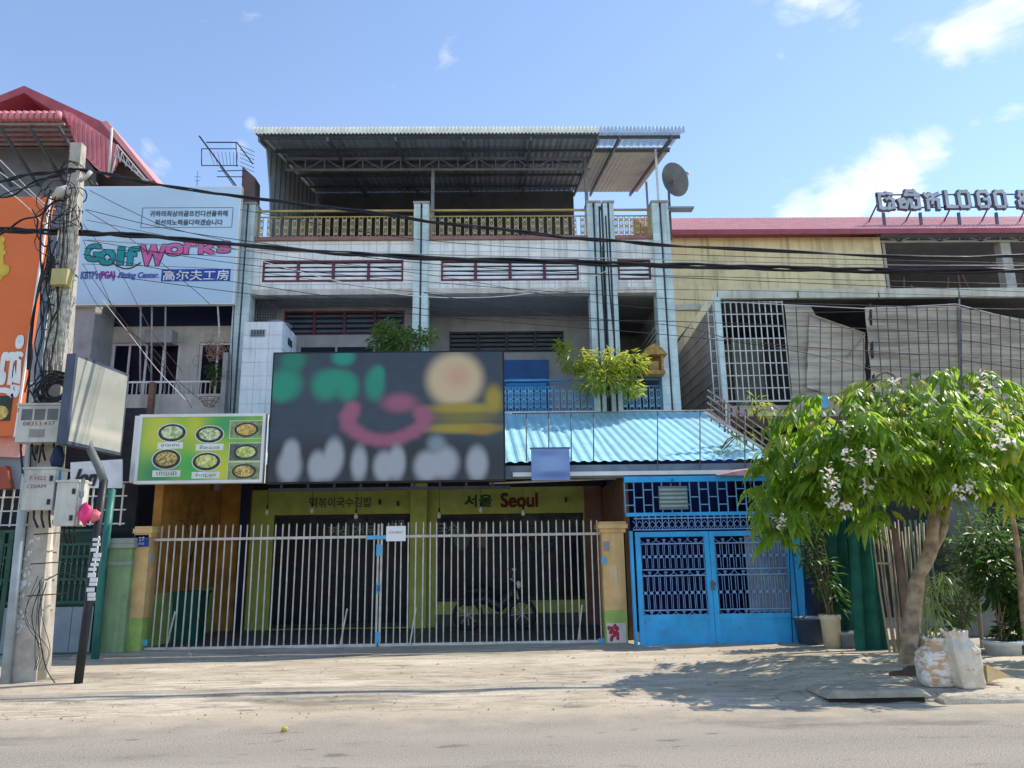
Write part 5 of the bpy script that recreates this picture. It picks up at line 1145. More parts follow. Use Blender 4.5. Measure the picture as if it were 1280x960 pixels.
# roof letters
LYY = 21.2
ls = thing('roof_letters', 'grey outlined letters on steel legs standing along the red roof', 'sign', (W(1180, 264, LYY).x, LYY, ze+.3))
grey_l, dark_l = mat('letter face', (.50, .53, .57), .5), mat('letter edge', (.10, .12, .15), .5)
def letter(s, px, py, w, h, bold=.0, my=False):
    c = W(px, py, LYY); k = LYY/F_PX*1.06
    if not my:
        L = text_mb(s, (c.x, LYY, c.z), w=w*k, h=h*k, depth=.0, bold=.10); back = MB()
        back = text_mb(s, (c.x+.02, LYY, c.z-.02), w=w*k, h=h*k, depth=0, bold=.13)
        o = back.build('letter', dark_l, ls); text_mb(s, (c.x, LYY-.09, c.z), w=w*k, h=h*k, bold=.062).build('letter_face', grey_l, o)
        e_ = text_mb(s, (c.x, LYY+.12, c.z), w=w*k, h=h*k, bold=.13); e_.build('letter_back', dark_l, o)
def strokes(paths, px, py, w, h, t=.17):
    c = W(px, py, LYY); k = LYY/F_PX*1.06
    P = lambda u, v: (c.x+(u-.5)*w*k, LYY, c.z+(v-.5)*h*k)
    back, face = MB(), MB()
    def seg_(mb, a, b, ww, y0, y1):
        a, b = Vector(P(*a)), Vector(P(*b)); d = (b-a).normalized(); n = Vector((-d.z, 0, d.x)); a = a-d*ww/2; b = b+d*ww/2
        mb.prism([Vector((p.x, y0, p.z)) for p in (a-n*ww/2, b-n*ww/2, b+n*ww/2, a+n*ww/2)], (0, y1-y0, 0))
    i = 0
    for path in paths:
        for a, b in zip(path[:-1], path[1:]): i += 1; t = .105; seg_(back, a, b, t+.035, LYY-.03-.001*i, LYY+.05); seg_(face, a, b, t-.015, LYY-.06-.001*i, LYY-.045-.001*i)
    o = back.build('letter', dark_l, ls); face.build('letter_face', grey_l, o)
Oo = [(.18, 0), (.82, 0), (1, .15), (1, .85), (.82, 1), (.18, 1), (0, .85), (0, .15), (.18, 0)]
strokes([[(0, .9), (0, .05), (.12, 0), (.35, 0)], [(.0, .95), (.35, .95)], [(.6, 1), (.9, .95)], [(.55, .62), (.75, .72), (1, .55), (1, .05), (.6, 0), (.72, .3)]], 1107, 252, 17, 21, .19)
strokes([[(0, .62), (.22, .72), (.3, .5), (.05, .4), (.05, .05), (.32, 0), (.4, .3)], [(.4, .3), (.5, .6), (.62, .55), (.62, .05), (.8, 0), (1, .05), (1, .75), (.86, .8)], [(.35, 1.05), (.45, 1.35), (.8, 1.35), (1, 1.05), (.35, 1.05)]], 1135, 253, 25, 17, .19)
strokes([[(0, .95), (.15, .8), (.3, .95)], [(.45, .95), (.65, .85), (1, .98)], [(.15, .0), (.15, .55), (.5, .68), (.95, .55), (.95, 0)], [(.55, .55), (.5, .35)]], 1164, 252, 17, 20, .19)
strokes([[(0, 1), (0, .0), (1, 0)]], 1188, 250, 12, 21, .22); strokes([Oo], 1204, 250, 13, 21, .22)
strokes([[(1, .85), (.82, 1), (.18, 1), (0, .85), (0, .15), (.18, 0), (.82, 0), (1, .15), (1, .5), (.6, .5)]], 1228, 250, 13, 21, .22); strokes([Oo], 1249, 250, 13, 21, .22)
strokes([[(1, 0), (.2, .75), (.3, 1), (.7, 1), (.75, .75), (.1, .35), (.15, .05), (.5, 0), (.95, .4)]], 1277, 250, 13, 21, .2)
m_ = MB()
for px in (1104, 1150, 1198, 1245, 1292): m_.bar(W(px, 266, LYY+.05), W(px+2, 284, LYY+.05), .07); m_.bar(W(px-8, 256, LYY+.1), W(px-20, 281, LYY+.9), .035)
z = W(1200, 243, LYY+.14).z; m_.box(W(1100, 250, LYY).x, 18, LYY+.16, LYY+.20, z, z+.03); z = W(1200, 259, LYY+.14).z; m_.box(W(1100, 250, LYY).x, 18, LYY+.16, LYY+.20, z, z+.03)
m_.build('support', steel_dark, ls)

# ------------------------------------------------------------------ veranda of the right building
VY = 16.85
vr = thing('veranda', 'caged upper veranda of the right building hung with grey shade cloths', 'veranda', (8, VY, 4))
vz1, vz0 = W(1090, 361, VY).z, W(1090, 372, VY).z; vx0 = W(897, 366, VY).x; fw = 1.92
for k in range(7): a = vx0+fw*k; MB().box(a, a+fw-.05, VY-.02, VY+.10, vz0, vz1).build('fascia', fascia_m, vr)
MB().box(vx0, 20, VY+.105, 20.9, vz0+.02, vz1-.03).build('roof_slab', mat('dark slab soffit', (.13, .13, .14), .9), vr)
MB().prism([(vx0-.02, VY, vz1), (vx0-.02, 20.9, vz1-.25), (vx0-.02, 20.9, vz0-.4), (vx0-.02, VY, vz0-.02)], (-.06, 0, 0)).build('side_fascia', fascia_m, vr)
zfl = W(985, 500, VY).z
MB().box(vx0, 20, VY+.1, 20.9, zfl-.35, zfl-.1).build('floor_slab', grey_wall, vr)
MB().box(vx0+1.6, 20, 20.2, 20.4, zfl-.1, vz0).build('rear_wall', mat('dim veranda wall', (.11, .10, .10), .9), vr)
# column and cage
cx_ = W(903, 450, VY-.1).x; MB().box(cx_-.06, cx_+.06, VY-.12, VY+.0, W(903, 560, VY-.1).z, vz0).build('column', pale_blue, vr)
ca, cb = W(889, 440, VY).x, W(984, 440, VY).x
cg = MB().box(ca, cb, VY+.02, VY+.05, zfl-.03, zfl+.0).build('cage', cage_bar, vr)
nv_ = 13
pieces('upright', MB().box(-.012, .012, -.01, .01, zfl, vz0-.06), cage_bar, cg, [(ca+(cb-ca)*k/nv_, VY+.03, 0) for k in range(nv_+1)])
pieces('crossbar', MB().box(ca, cb, -.012, .012, -.011, .011), cage_bar, cg, [(0, VY+.045, zfl+(vz0-.08-zfl)*k/8) for k in range(9)])
MB().box(ca+1.0, cb, VY+1.6, VY+1.65, zfl, vz0-.5).build('green_glass', mat('greenish glass', (.26, .28, .20), .3, var=.25), vr)
# side lattice going back from the corner
sg_ = MB().box(vx0-.10, vx0-.06, VY, 20.9, 3.4, 3.45).build('side_lattice', net_shade, vr)
pieces('upright', MB().box(-.012, .012, -.018, .018, 3.4, vz0-.1), net_shade, sg_, [(vx0-.08, VY+.05+.13*k, -.03*k*.3) for k in range(31)])
pieces('crossbar', MB().box(-.010, .010, VY, 20.8, -.014, .014), net_shade, sg_, [(vx0-.095, 0, 3.6+.27*k) for k in range(13)])
MB().box(vx0-.05, vx0-.03, VY+.1, 20.8, 3.4, vz0-.15).build('side_cloth', mat('pale slate cloth', (.27, .28, .30), .9, var=.15), vr)
# shade cloths
def cloth(px_poly, Y, label=None, sag=.05, nx=14, ny=10):
    tl_, tr_, br_, bl_ = [Vector(W(x, y, Y)) for x, y in px_poly]; mb = MB()
    for side in (0, .012):
        o = len(mb.v)
        for j in range(ny+1):
            for i in range(nx+1):
                u, v = i/nx, j/ny; p = tl_.lerp(tr_, u).lerp(bl_.lerp(br_, u), v)
                p = p+Vector((0, sag*(sin(u*pi)*sin(v*pi))+.03*sin(v*22+u*5+p.x*2)*(.4+v)+side+.02*mnoise.noise((p.x*2, p.z*5, 0)), .02*mnoise.noise((p.x*3, 0, p.z))))
                mb.v.append(tuple(p))
        for j in range(ny):
            for i in range(nx):
                q = (o+j*(nx+1)+i, o+j*(nx+1)+i+1, o+(j+1)*(nx+1)+i+1, o+(j+1)*(nx+1)+i); mb.f.append(q if side else q[::-1]); mb.sm.append(True)
    return mb.build('shade_cloth', cloth_m, vr)
cl1 = cloth([(981, 381), (1014, 383), (1080, 520), (992, 520)], VY-.02)
cl2 = cloth([(1012, 393), (1081, 417), (1082, 505), (1008, 485)], VY-.06, nx=16)
cl3 = cloth([(1081, 384), (1199, 382), (1202, 520), (1093, 520)], VY-.05, nx=18)
cl4 = cloth([(1198, 384), (1330, 408), (1330, 545), (1200, 520)], VY-.04, nx=18)
def netbars(cl_, pts, Y, h0):
    for (xt, yt, xb_, yb_) in pts: MB().bar(W(xt, yt, Y), W(xb_, yb_, Y), .018).build('net_bar', net_bar, cl_)
netbars(cl2, [(1012+13.5*k, 393+4.7*k, 1011+13.8*k, 500) for k in range(1, 6)]+[(995, 383, 1001, 520)], VY-.13, 0)
netbars(cl3, [(1083+12.6*k, 384, 1092+12*k, 500) for k in range(1, 10)]+[(1085, y, 1200, y+2) for y in (399, 413, 428, 442, 458, 474)], VY-.13, 0)
netbars(cl4, [(1201+12.3*k, 386+2*k, 1203+12.4*k, 520) for k in range(9)]+[(1201, y, 1300, y+14) for y in (402, 425, 450, 478)], VY-.12, 0)
m_ = MB(); m_.tube([W(1010, 392, VY-.14), W(1081, 417, VY-.14)], .022, 6); m_.tube([W(1081, 419, VY-.14), W(1058, 447, VY-.14)], .018, 6); m_.build('cane', bamboo, vr)
m_ = MB(); m_.bar(W(1087, 380, VY-.02), W(1093, 520, VY-.02), .06); m_.build('dark_post', black_p, vr); MB().bar(W(1199, 374, VY-.1), W(1203, 520, VY-.1), .03).build('post', tin_grey, vr)
MB().box(W(1018, 495, VY-.2).x, W(1034, 495, VY-.2).x, VY-.2, VY-.17, W(1020, 510, VY-.2).z, W(1020, 495, VY-.2).z).build('blue_tag', clip, vr)
m_ = MB(); m_.tube([W(905, 377, VY-.1), W(1085, 386, VY-.1), W(1195, 380, VY-.1), W(1290, 405, VY-.1)], .012, 5); m_.build('cloth_line', cage_bar, vr)
# sloping rusty railing over the awning edge
rr_ = thing('rusty_railing', 'rusty sloping steel railing above the right edge of the blue awning', 'railing', W(920, 530, 13.9))
RLY = 13.9
for j in range(5): MB().bar(W(884, 487+j*8, RLY), W(966, 545+j*9, RLY), .022).build('rail', mat('whitish rusty rail', (.42, .32, .26), .8, var=.4, scale=12), rr_)
for k in range(8): MB().bar(W(889+k*10.5, 489+k*7.3, RLY), W(889+k*10.5, 527+k*7.6, RLY), .02).build('upright', rust, rr_)
MB().bar(W(880, 514, RLY), W(968, 570, RLY), .05).build('bottom_rail', fence_steel, rr_)
for k in range(4): MB().bar(W(905+k*9, 500+k*4, RLY+.3), W(906+k*9, 540+k*5, RLY+.3), .03).build('post', mat('dark red post', (.14, .04, .03), .7), rr_)
# lower storey behind the tree, deep shade put into its dark colours
lo = MB(); lo.box(5.35, 20, 18.6, 18.8, 0, zfl-.1); lo.build('lower_wall', mat('shade dark lower wall', (.035, .035, .03), .9, var=.4), vr)
MB().box(W(1190, 700, 13.5).x, W(1236, 700, 13.5).x, 13.5, 13.7, .1, 2.6).build('concrete_pier', mat('grey pier', (.16, .17, .16), .85, dirt=.4), vr)

# ------------------------------------------------------------------ things under the tree
def panel_thing(name, label, cat, pts, Y, m, d=.06, group=None):
    o = MB().prism([W(x, y, Y) for x, y in reversed(pts)], (0, d, 0)).build(name, m, None); return tag(o, label, cat, group)
def wavy_panel(name, label, cat, pts, Y, m):
    tl_, tr_, br_, bl_ = [Vector(W(x, y, Y)) for x, y in pts]; mb = MB(); nx, ny = 16, 10
    for side in (0, .03):
        o = len(mb.v)
        for j in range(ny+1):
            for i in range(nx+1):
                u, v = i/nx, j/ny; p = tl_.lerp(tr_, u).lerp(bl_.lerp(br_, u), v)
                mb.v.append((p.x, p.y+.05*sin(u*14+v*2)+.05*mnoise.noise((p.x*4, p.z*3, 1))+side, p.z))
        for j in range(ny):
            for i in range(nx):
                q = (o+j*(nx+1)+i, o+j*(nx+1)+i+1, o+(j+1)*(nx+1)+i+1, o+(j+1)*(nx+1)+i); mb.f.append(q if side else q[::-1]); mb.sm.append(True)
    return tag(mb.build(name, m, None), label, cat)
wavy_panel('green_tarp', 'dark green tarpaulin hanging behind the tan flower pot', 'tarpaulin', [(1028, 650), (1068, 650), (1075, 812), (1040, 808)], 12.6, tarp)
wavy_panel('green_net', 'brighter green netting hanging beside the bamboo poles', 'netting', [(1058, 645), (1088, 640), (1114, 826), (1072, 822)], 12.0, tarp_l)
bm = thing('bamboo_bundle', 'bundle of dry bamboo poles leaning upright beside the tree trunk', 'bamboo poles', W(1140, 825, 11.6))
random.seed(31)
for k in range(15):
    xt = 1090+k*4.6+random.uniform(-1, 1); xb_ = 1116+k*3.0+random.uniform(-2, 2); a, b = W(xt, 655+random.uniform(-6, 10), 11.8+random.uniform(-.1, .1)), W(xb_, 828, 11.5+random.uniform(-.1, .1))
    MB().tube([b, b.lerp(a, .5)+Vector((random.uniform(-.02, .02), 0, 0)), a], [.017, .015, .011], 6).build('pole', bamboo, bm)
MB().bar(W(1096, 704, 11.45), W(1126, 705, 11.45), .03).build('tie_bar', bamboo, bm); MB().bar(W(1118, 660, 11.4), W(1142, 826, 11.4), .07).build('brown_plank', mat('weathered plank', (.20, .13, .10), .9, var=.3), bm)
m_ = MB()
for k in range(5): m_.bar(W(1130+k*7, 650, 12.2), W(1150+k*7, 800, 12.2), .025)
o = m_.build('green_bars', mat('pale green rod', (.20, .34, .24), .6), None); tag(o, 'pale green metal rods leaning behind the tree trunk', 'rods')
plant('potted_plant', 'spindly reddish plant in a tan plastic pot right of the blue gate', W(1037, 768, 12.4), [bl3(1010, 690, 12.4, 14, 26, .35), bl3(1030, 720, 12.4, 16, 26, .4), bl3(1046, 745, 12.4, 12, 16, .25), bl3(1018, 655, 12.4, 12, 18, .25)], leaf_c, .16, .05, 330, (W(1050, 790, 12.4).x-W(1037, 790, 12.4).x-.01, .60, tan_pot), 9)
c_ = W(1016, 812, 12.9); o = MB().lathe((c_.x, 12.9, .05), [(.001, 0), (.20, 0), (.25, .42), (.27, .42), (.27, .46), (.22, .46), (.2, .4), (.001, .4)], 16).build('dark_pot', pot_dark, None); tag(o, 'dark blue grey pot tucked behind the tan pot', 'pot')
c_ = W(1062, 812, 12.4); o = MB().lathe((c_.x, 12.4, .06), [(.001, 0), (.17, 0), (.2, .22), (.22, .22), (.22, .26), (.18, .26), (.16, .2), (.001, .2)], 16).build('grey_tub', tin_grey, None); tag(o, 'low grey tub right of the tan pot', 'tub')
plant('shrub', 'dense dark shrub in a white pot at the right edge', W(1252, 800, 11.0), [bl3(1245, 725, 11.4, 26, 34, .4), bl3(1275, 760, 11.2, 20, 30, .3), bl3(1235, 690, 11.8, 30, 30, .35), bl3(1280, 700, 11.6, 26, 30, .3), bl3(1262, 790, 11.1, 16, 12, .15)], leaf_c, .15, .06, 1500, (.24, .42, pot_white), 10)
plant('bush', 'mid green bush of narrow leaves behind the sacks at the right', W(1200, 800, 12.4), [bl3(1215, 700, 12.5, 30, 40, .4), bl3(1190, 750, 12.3, 26, 32, .3), bl3(1240, 660, 12.8, 36, 30, .4)], leaf_mat('mid green bush leaf', (.035, .085, .015), (.07, .13, .025), .35, (.16, .32, .05)), .18, .04, 900, None, 9)
plant('spider_plant', 'pale striped grassy plant drooping right of the tree trunk', W(1160, 735, 10.9), [bl3(1166, 752, 10.9, 12, 30, .6), bl3(1176, 725, 10.9, 14, 14, .4)], leaf_mat('striped pale leaf', (.14, .20, .06), (.30, .34, .16), .35, (.4, .5, .16)), .22, .025, 190, None, 3, None, .9)
m_ = MB(); random.seed(17)
for k in range(9):
    c = W(1180+random.uniform(-10, 22), 690+k*14, 12.9); m_.box(c.x-random.uniform(.2, .4), c.x+random.uniform(.2, .4), 12.8+random.uniform(-.1, .1), 13.2, c.z-.03, c.z+.05)
tag(m_.build('plank_stack', mat('mossy plank', (.13, .12, .07), .9, var=.4), None), 'stack of mossy boards in the shade behind the sacks', 'boards')
for i, (px, Y, lab) in enumerate(((1222, 12.0, 'thin pale cane post standing left of the dark shrub'), (1277, 10.9, 'reddish tree stem at the right edge of the picture'))):
    o = MB().tube(spline([W(px+8, 830, Y), W(px, 740, Y), W(px-8, 665, Y), W(px-14, 640, Y)], 4), [.055-.002*j for j in range(13)] if i else .03, 7).build('stem', bark if i else bamboo, None); tag(o, lab, 'stem')
# sacks of rubbish
def sack(name, label, px, py, w, h, m, lean, seed, Y=None):
    """upright film sack: squarish belly, gathered neck with folds running down from it, open crumpled mouth"""
    random.seed(seed); c = W(px, py, Y); base = gz(c.x, Y); mb = MB(); N, M = 72, 44; k1 = random.uniform(0, 6)
    for j in range(M+1):
        v = j/M
        r = .90+.12*sin(pi*min(1, v/.7)) if v < .62 else (1.0-.40*smooth(.62, .88, v) if v < .88 else .60+.16*smooth(.88, 1, v))
        if v < .05: r *= .88+2.4*v
        g = smooth(.25, .85, v)
        for i in range(N):
            a = 2*pi*i/N; ca, sa = cos(a), sin(a)
            fold = (1-2*abs(mnoise.noise((ca*2.6+seed, sa*2.6, v*.9))))*.10*(.35+g)+(1-2*abs(mnoise.noise((ca*6+seed, sa*6, v*1.6))))*.06*g
            dent = mnoise.noise((ca*1.2+seed, sa*1.2, v*2.0+k1))*.16+(1-2*abs(mnoise.noise((ca*2.2, sa*2.2+seed, v*5))))*.045
            rr = w*.5*r*(1+fold+dent-.06); sq = 1/(max(abs(ca), abs(sa))**.55)
            rim = (.05*mnoise.noise((ca*2, sa*2, seed+2))+.03*mnoise.noise((ca*6, sa*6, seed)))*smooth(.8, 1, v)
            mb.v.append((c.x+lean*v*v+rr*ca*sq, Y+rr*.70*sa*sq, base+h*v+rim))
    for j in range(M):
        for i in range(N): i2 = (i+1) % N; mb.f.append((j*N+i, j*N+i2, (j+1)*N+i2, (j+1)*N+i)); mb.sm.append(True)
    o_ = len(mb.v)                                     # inside of the mouth
    for i in range(N):
        q = Vector(mb.v[M*N+i]); mb.v.append(tuple(q.lerp(Vector((c.x+lean, Y, base+h*.84)), .55)))
    for i in range(N): i2 = (i+1) % N; mb.f.append((M*N+i, M*N+i2, o_+i2, o_+i)); mb.sm.append(True)
    mb.f.append(tuple(o_+i for i in range(N))); mb.sm.append(True); mb.f.append(tuple(reversed(range(N)))); mb.sm.append(False)
    t_ = thing(name, label, 'sack', (c.x, Y, base)); mb.build('bag', m, t_)
    return t_
def plastic(name, a, b, c3, edges):
    m = bpy.data.materials.new(name); m.use_nodes = True; t = NT(m); bb = t.n['Principled BSDF']
    co = t.mix(t.ramp(t.noise(3.6, 5, .6), .40, .56), a, b); co = t.mix(t.ramp(t.noise(9, 3, .6, stretch=(1, 1, 2.2)), *edges), co, c3)
    t.l.new(co, bb.inputs['Base Color']); bb.inputs['Roughness'].default_value = .38; bp = t.new('ShaderNodeBump'); bp.inputs['Strength'].default_value = .6; bp.inputs['Distance'].default_value = .04; t.l.new(t.noise(11, 5, .65), bp.inputs['Height']); t.l.new(bp.outputs[0], bb.inputs['Normal']); return m
sack('rubbish_sack', 'squat crumpled sack with orange blotches, leaning beside the tree trunk', 1172, 855, .40, .52, plastic('orange and white sack film', (.66, .57, .47), (.56, .33, .16), (.74, .69, .63), (.46, .58)), .08, 2, 8.85)
sack('rubbish_sack', 'taller cream white sack of rubbish right of the orange one', 1212, 857, .34, .60, plastic('cream sack film', (.66, .59, .46), (.56, .47, .36), (.56, .26, .20), (.64, .70)), -.10, 6, 8.72)
m_ = MB(); c_ = W(1236, 846, 8.85); m_.add([(c_.x-.05, 8.8, gz(c_.x, 9.7)), (c_.x+.20, 8.78, gz(c_.x, 9.7)+.06), (c_.x+.02, 8.9, gz(c_.x, 9.7)+.17), (c_.x-.05, 9.0, gz(c_.x, 9.7))], [(0, 1, 2), (0, 2, 3), (1, 3, 2), (0, 3, 1)]); tag(m_.build('paper_scrap', mat('tan card', (.58, .40, .18), .7), None), 'folded tan card scrap beside the cream sack', 'card')
for px, py, sx, lab in ((1217, 877, .13, 'crushed white paper on the kerb below the sacks'), (356, 899, .032, 'small yellow leaf lying on the asphalt at the left')):
    Y = 1.55/(py-698)*F_PX*1.0; Y = 8.45 if px > 1000 else 7.6; c = W(px, py, Y); z = max(gz(c.x, Y), 0)+.012; random.seed(px)
    m_ = MB(); m_.sphere((c.x, Y, z), sx, sx*.5, .03, 9, 5, .3); tag(m_.build('litter', white_p if px > 1000 else mat('yellow leaf', (.45, .36, .08), .8), None), lab, 'litter')
m_ = MB(); random.seed(41)
for k in range(9): c = W(1120+random.uniform(-8, 26), 842+random.uniform(0, 26), 9.6+random.uniform(-.3, .4)); g_ = gz(c.x, c.y); a = random.uniform(-.8, .2); m_.bar((c.x, c.y, g_+.02), (c.x+.4*cos(a), c.y+.4*sin(a), g_+.05), .03)
tag(m_.build('broken_sticks', mat('dark broken stick', (.13, .09, .06), .9, var=.3), None), 'broken dark sticks on the ground at the foot of the tree', 'sticks')

# ------------------------------------------------------------------ flowering tree
random.seed(52)
TY_ = 10.3
tree = thing('flowering_tree', 'bushy green street tree with pale pink flowers in front of the veranda', 'tree', W(1138, 838, TY_))
tk = MB(); tp_ = [W(1131, 850, TY_), W(1137, 802, TY_), W(1142, 757, TY_), W(1148, 722, TY_), W(1162, 692, TY_), W(1167, 655, TY_), W(1172, 620, TY_)]
tk.tube(spline(tp_, 5), [.135, .125]+[.108-.0012*j for j in range(29)], 12)
tk.tube(spline([W(1158, 700, TY_), W(1178, 664, TY_+.05), W(1184, 630, TY_+.1), W(1205, 560, TY_+.2)], 5), [.075-.003*j for j in range(16)], 9)
random.seed(53)
V_ = [v for v in tk.v]; tk.v = [(v[0]+.02*mnoise.noise((v[0]*9, v[1]*9, v[2]*5)), v[1]+.02*mnoise.noise((v[2]*6, v[0]*9, 3)), v[2]) for v in V_]
tk.build('trunk', bark, tree)
lm_ = MB()
tops = [((1000, 590), -.6), ((1060, 520), .0), ((1110, 500), -.9), ((1180, 470), .2), ((1240, 500), -.5), ((1290, 540), .1), ((1340, 560), .4), ((1020, 640), .5), ((1090, 600), -1.2), ((1230, 580), -1.1), ((1150, 540), 1.0)]
for (px, py), dy in tops:
    e = W(px, py, TY_+dy); s = W(1168, 632, TY_); lm_.tube(spline([s, s.lerp(e, .45)+Vector((0, 0, .25)), e], 5), [.045-.0035*j for j in range(11)], 6)
for px, py in ((1085, 480), (1075, 492), (1096, 470)): lm_.tube(spline([W(1150, 560, TY_), W(px+20, py-2, TY_), W(px-20, py+20, TY_), W(px-34, py+48, TY_)], 5), .014, 5)
lm_.build('limb', stem_m, tree)
blobs = []
def tb(px, py, dy, rx, rz): c = W(px, py, TY_+dy); k = TY_/F_PX; blobs.append((c, rx*k, rz*k))
for a in [(1000, 560, -.1, 48, 48), (985, 595, .0, 38, 46), (972, 640, -.3, 20, 38), (1040, 520, -.3, 55, 44), (1050, 572, -.7, 52, 46), (1095, 552, -.9, 56, 50), (1012, 620, -.2, 42, 38), (1078, 622, -.5, 48, 34), (1120, 505, -.3, 55, 40), (1180, 485, .0, 60, 36), (1160, 540, -.9, 62, 55), (1230, 510, -.2, 58, 45), (1225, 556, -.9, 58, 46), (1275, 540, .1, 50, 50), (1290, 572, -.6, 50, 44), (1175, 572, -.7, 38, 32), (1235, 598, -.5, 46, 22), (1300, 600, -.3, 45, 28), (1340, 580, .0, 60, 60), (1120, 540, .9, 70, 55), (1230, 540, .9, 70, 55), (1030, 580, .8, 55, 45), (1140, 600, .3, 44, 24), (1185, 608, .1, 34, 20), (1120, 602, -.3, 34, 22)]: tb(*a)
LFm = MB(); yl = MB()
def leaflet(mb, p, out, L, w, roll):
    s = out.cross(Vector((0, 0, 1))); s = s.normalized() if s.length > .05 else Vector((1, 0, 0)); s = (s+Vector((0, 0, roll))).normalized(); n = s.cross(out).normalized()
    m = p+out*L*.42; tip = p+out*L-Vector((0, 0, L*.22)); q = p+out*L*.75-Vector((0, 0, L*.07))
    mb.add([p, m+s*w*.5+n*w*.12, q+s*w*.32, tip, q-s*w*.32, m-s*w*.5+n*w*.12, m, q], [(0, 1, 6), (1, 2, 7, 6), (2, 3, 7), (3, 4, 7), (4, 5, 6, 7), (5, 0, 6)])
def spray(mb, p, d, L0):
    # drooping compound leaf: a rachis with leaflets hanging to either side
    n = random.randint(4, 6); sd = d.cross(Vector((0, 0, 1))); sd = sd.normalized() if sd.length > .05 else Vector((1, 0, 0))
    for k in range(n):
        f = k/n; b = p+d*L0*f*.8-Vector((0, 0, L0*f*f*.5))
        for s in ((-1, 1) if k < n-1 else (0,)):
            o_ = (sd*s*.75+d*.55+Vector((random.uniform(-.15, .15), random.uniform(-.15, .15), -.62-random.uniform(0, .5)))).normalized()
            leaflet(mb, b, o_, L0*random.uniform(.55, .85), L0*random.uniform(.18, .27), random.uniform(-.5, .5))
for (c, rx, rz) in blobs:
    n = int(22+ (rx*rz)*92)
    for i in range(n):
        d = Vector((random.gauss(0, 1), random.gauss(0, 1), random.gauss(0, 1))).normalized(); r = random.uniform(.55, 1.0)
        p = c+Vector((d.x*rx*r, d.y*rx*.85*r, d.z*rz*r))
        h_ = Vector((d.x, d.y, 0)); h_ = (h_+Vector((random.uniform(-.6, .6), random.uniform(-.6, .6), random.uniform(-.25, .35)))).normalized()
        spray(yl if random.random() < .14 else LFm, p, h_, random.choice((random.uniform(.14, .22), random.uniform(.2, .30), random.uniform(.28, .42))))
LFm.build('crown', leaf_a, tree); yl.build('young_leaves', leaf_b, tree)
random.seed(61)
for (px, py, dy) in [(1118, 478, -.8), (1232, 476, -.6), (1222, 495, -.8), (1060, 538, -1.0), (1058, 572, -1.4), (1087, 568, -1.5), (1036, 590, -1.2), (1042, 608, -1.25), (1084, 610, -1.25), (1248, 556, -1.6), (1249, 536, -1.4), (1199, 615, -1.5), (1213, 606, -1.4), (1054, 634, -1.05), (974, 652, -.75), (1043, 629, -1.1)]:
    m_ = MB(); c = W(px, py, TY_+dy)
    for k in range(18):
        p = c+Vector((random.gauss(0, .040), random.gauss(0, .05), random.gauss(0, .055)))
        o_ = Vector((random.uniform(-1, 1), random.uniform(-1, .4), random.uniform(-.6, 1))).normalized(); leaflet(m_, p, o_, random.uniform(.05, .08), .045, random.uniform(-1, 1))
    m_.build('flower_cluster', flower_m, tree, 'stuff')
# plants on the balconies and by the stair
plant('balcony_tree', 'leafy small tree growing above the dark shop sign on the left balcony', W(496, 470, 16.3), [bl3(492, 418, 16.3, 26, 13, .45), bl3(505, 428, 16.2, 26, 12, .35), bl3(532, 420, 16.1, 12, 10, .15), bl3(478, 428, 16.3, 18, 10, .2), bl3(482, 408, 16.3, 10, 8, .1)], leaf_mat('balcony tree leaf', (.05, .11, .02), (.22, .28, .08), .35, (.3, .42, .08)), .17, .055, 900, None, 8)
plant('balcony_shrub', 'yellow green spreading shrub over the blue balcony railing at the right', W(766, 484, 16.5), [bl3(755, 456, 16.2, 34, 18, .35), bl3(720, 450, 16.2, 24, 14, .2), bl3(785, 455, 16.2, 26, 16, .25), bl3(750, 478, 16.1, 34, 12, .2), bl3(703, 432, 16.2, 8, 10, .06), bl3(790, 484, 16.1, 14, 12, .1)], leaf_b, .17, .045, 1700, None, 5)
plant('cactus_like_plant', 'small dark green plant between the yellow shrub and the gold spirit house', W(800, 470, 16.4), [bl3(800, 448, 16.4, 10, 9, .5)], leaf_c, .16, .04, 90, None, 4)
sp_ = thing('spirit_house', 'carved gold wooden spirit house on the balcony beside the right pillar', 'shrine', W(818, 470, 16.55))
c_ = W(817, 452, 16.55); m_ = MB(); m_.box(c_.x-.24, c_.x+.22, 16.4, 16.75, c_.z-.32, c_.z-.24); m_.build('base', wood_gold, sp_)
m_ = MB(); [m_.box(c_.x+dx-.025, c_.x+dx+.025, y-.025, y+.025, c_.z-.24, c_.z+.12) for dx in (-.19, .17) for y in (16.44, 16.7)]; m_.build('column', wood_gold, sp_); MB().box(c_.x-.20, c_.x+.18, 16.6, 16.68, c_.z-.238, c_.z+.118).build('back', mat('dark gold shade', (.20, .10, .03), .7), sp_)
MB().prism([(c_.x-.30, 16.36, c_.z+.122), (c_.x+.28, 16.36, c_.z+.122), (c_.x+.18, 16.36, c_.z+.26), (c_.x-.01, 16.36, c_.z+.38), (c_.x-.2, 16.36, c_.z+.26)], (0, .42, 0)).build('roof', wood_gold, sp_)
MB().box(c_.x-.12, c_.x+.1, 16.5, 16.58, c_.z-.24, c_.z+.0).build('statue', mat('dull gold', (.46, .28, .07), .4), sp_)
plant('sprig', 'yellow green sprig growing through the rusty railing above the awning', W(945, 520, 13.8), [bl3(945, 505, 13.8, 14, 9, .5), bl3(958, 512, 13.8, 12, 8, .3)], leaf_b, .20, .03, 130, None, 4)
plant('sprig', 'small green sprig growing on the right slope of the blue awning', W(905, 560, 13.7), [bl3(903, 566, 13.7, 10, 5, .5), bl3(925, 545, 13.8, 14, 7, .5)], leaf_b, .17, .03, 70, None, 4)

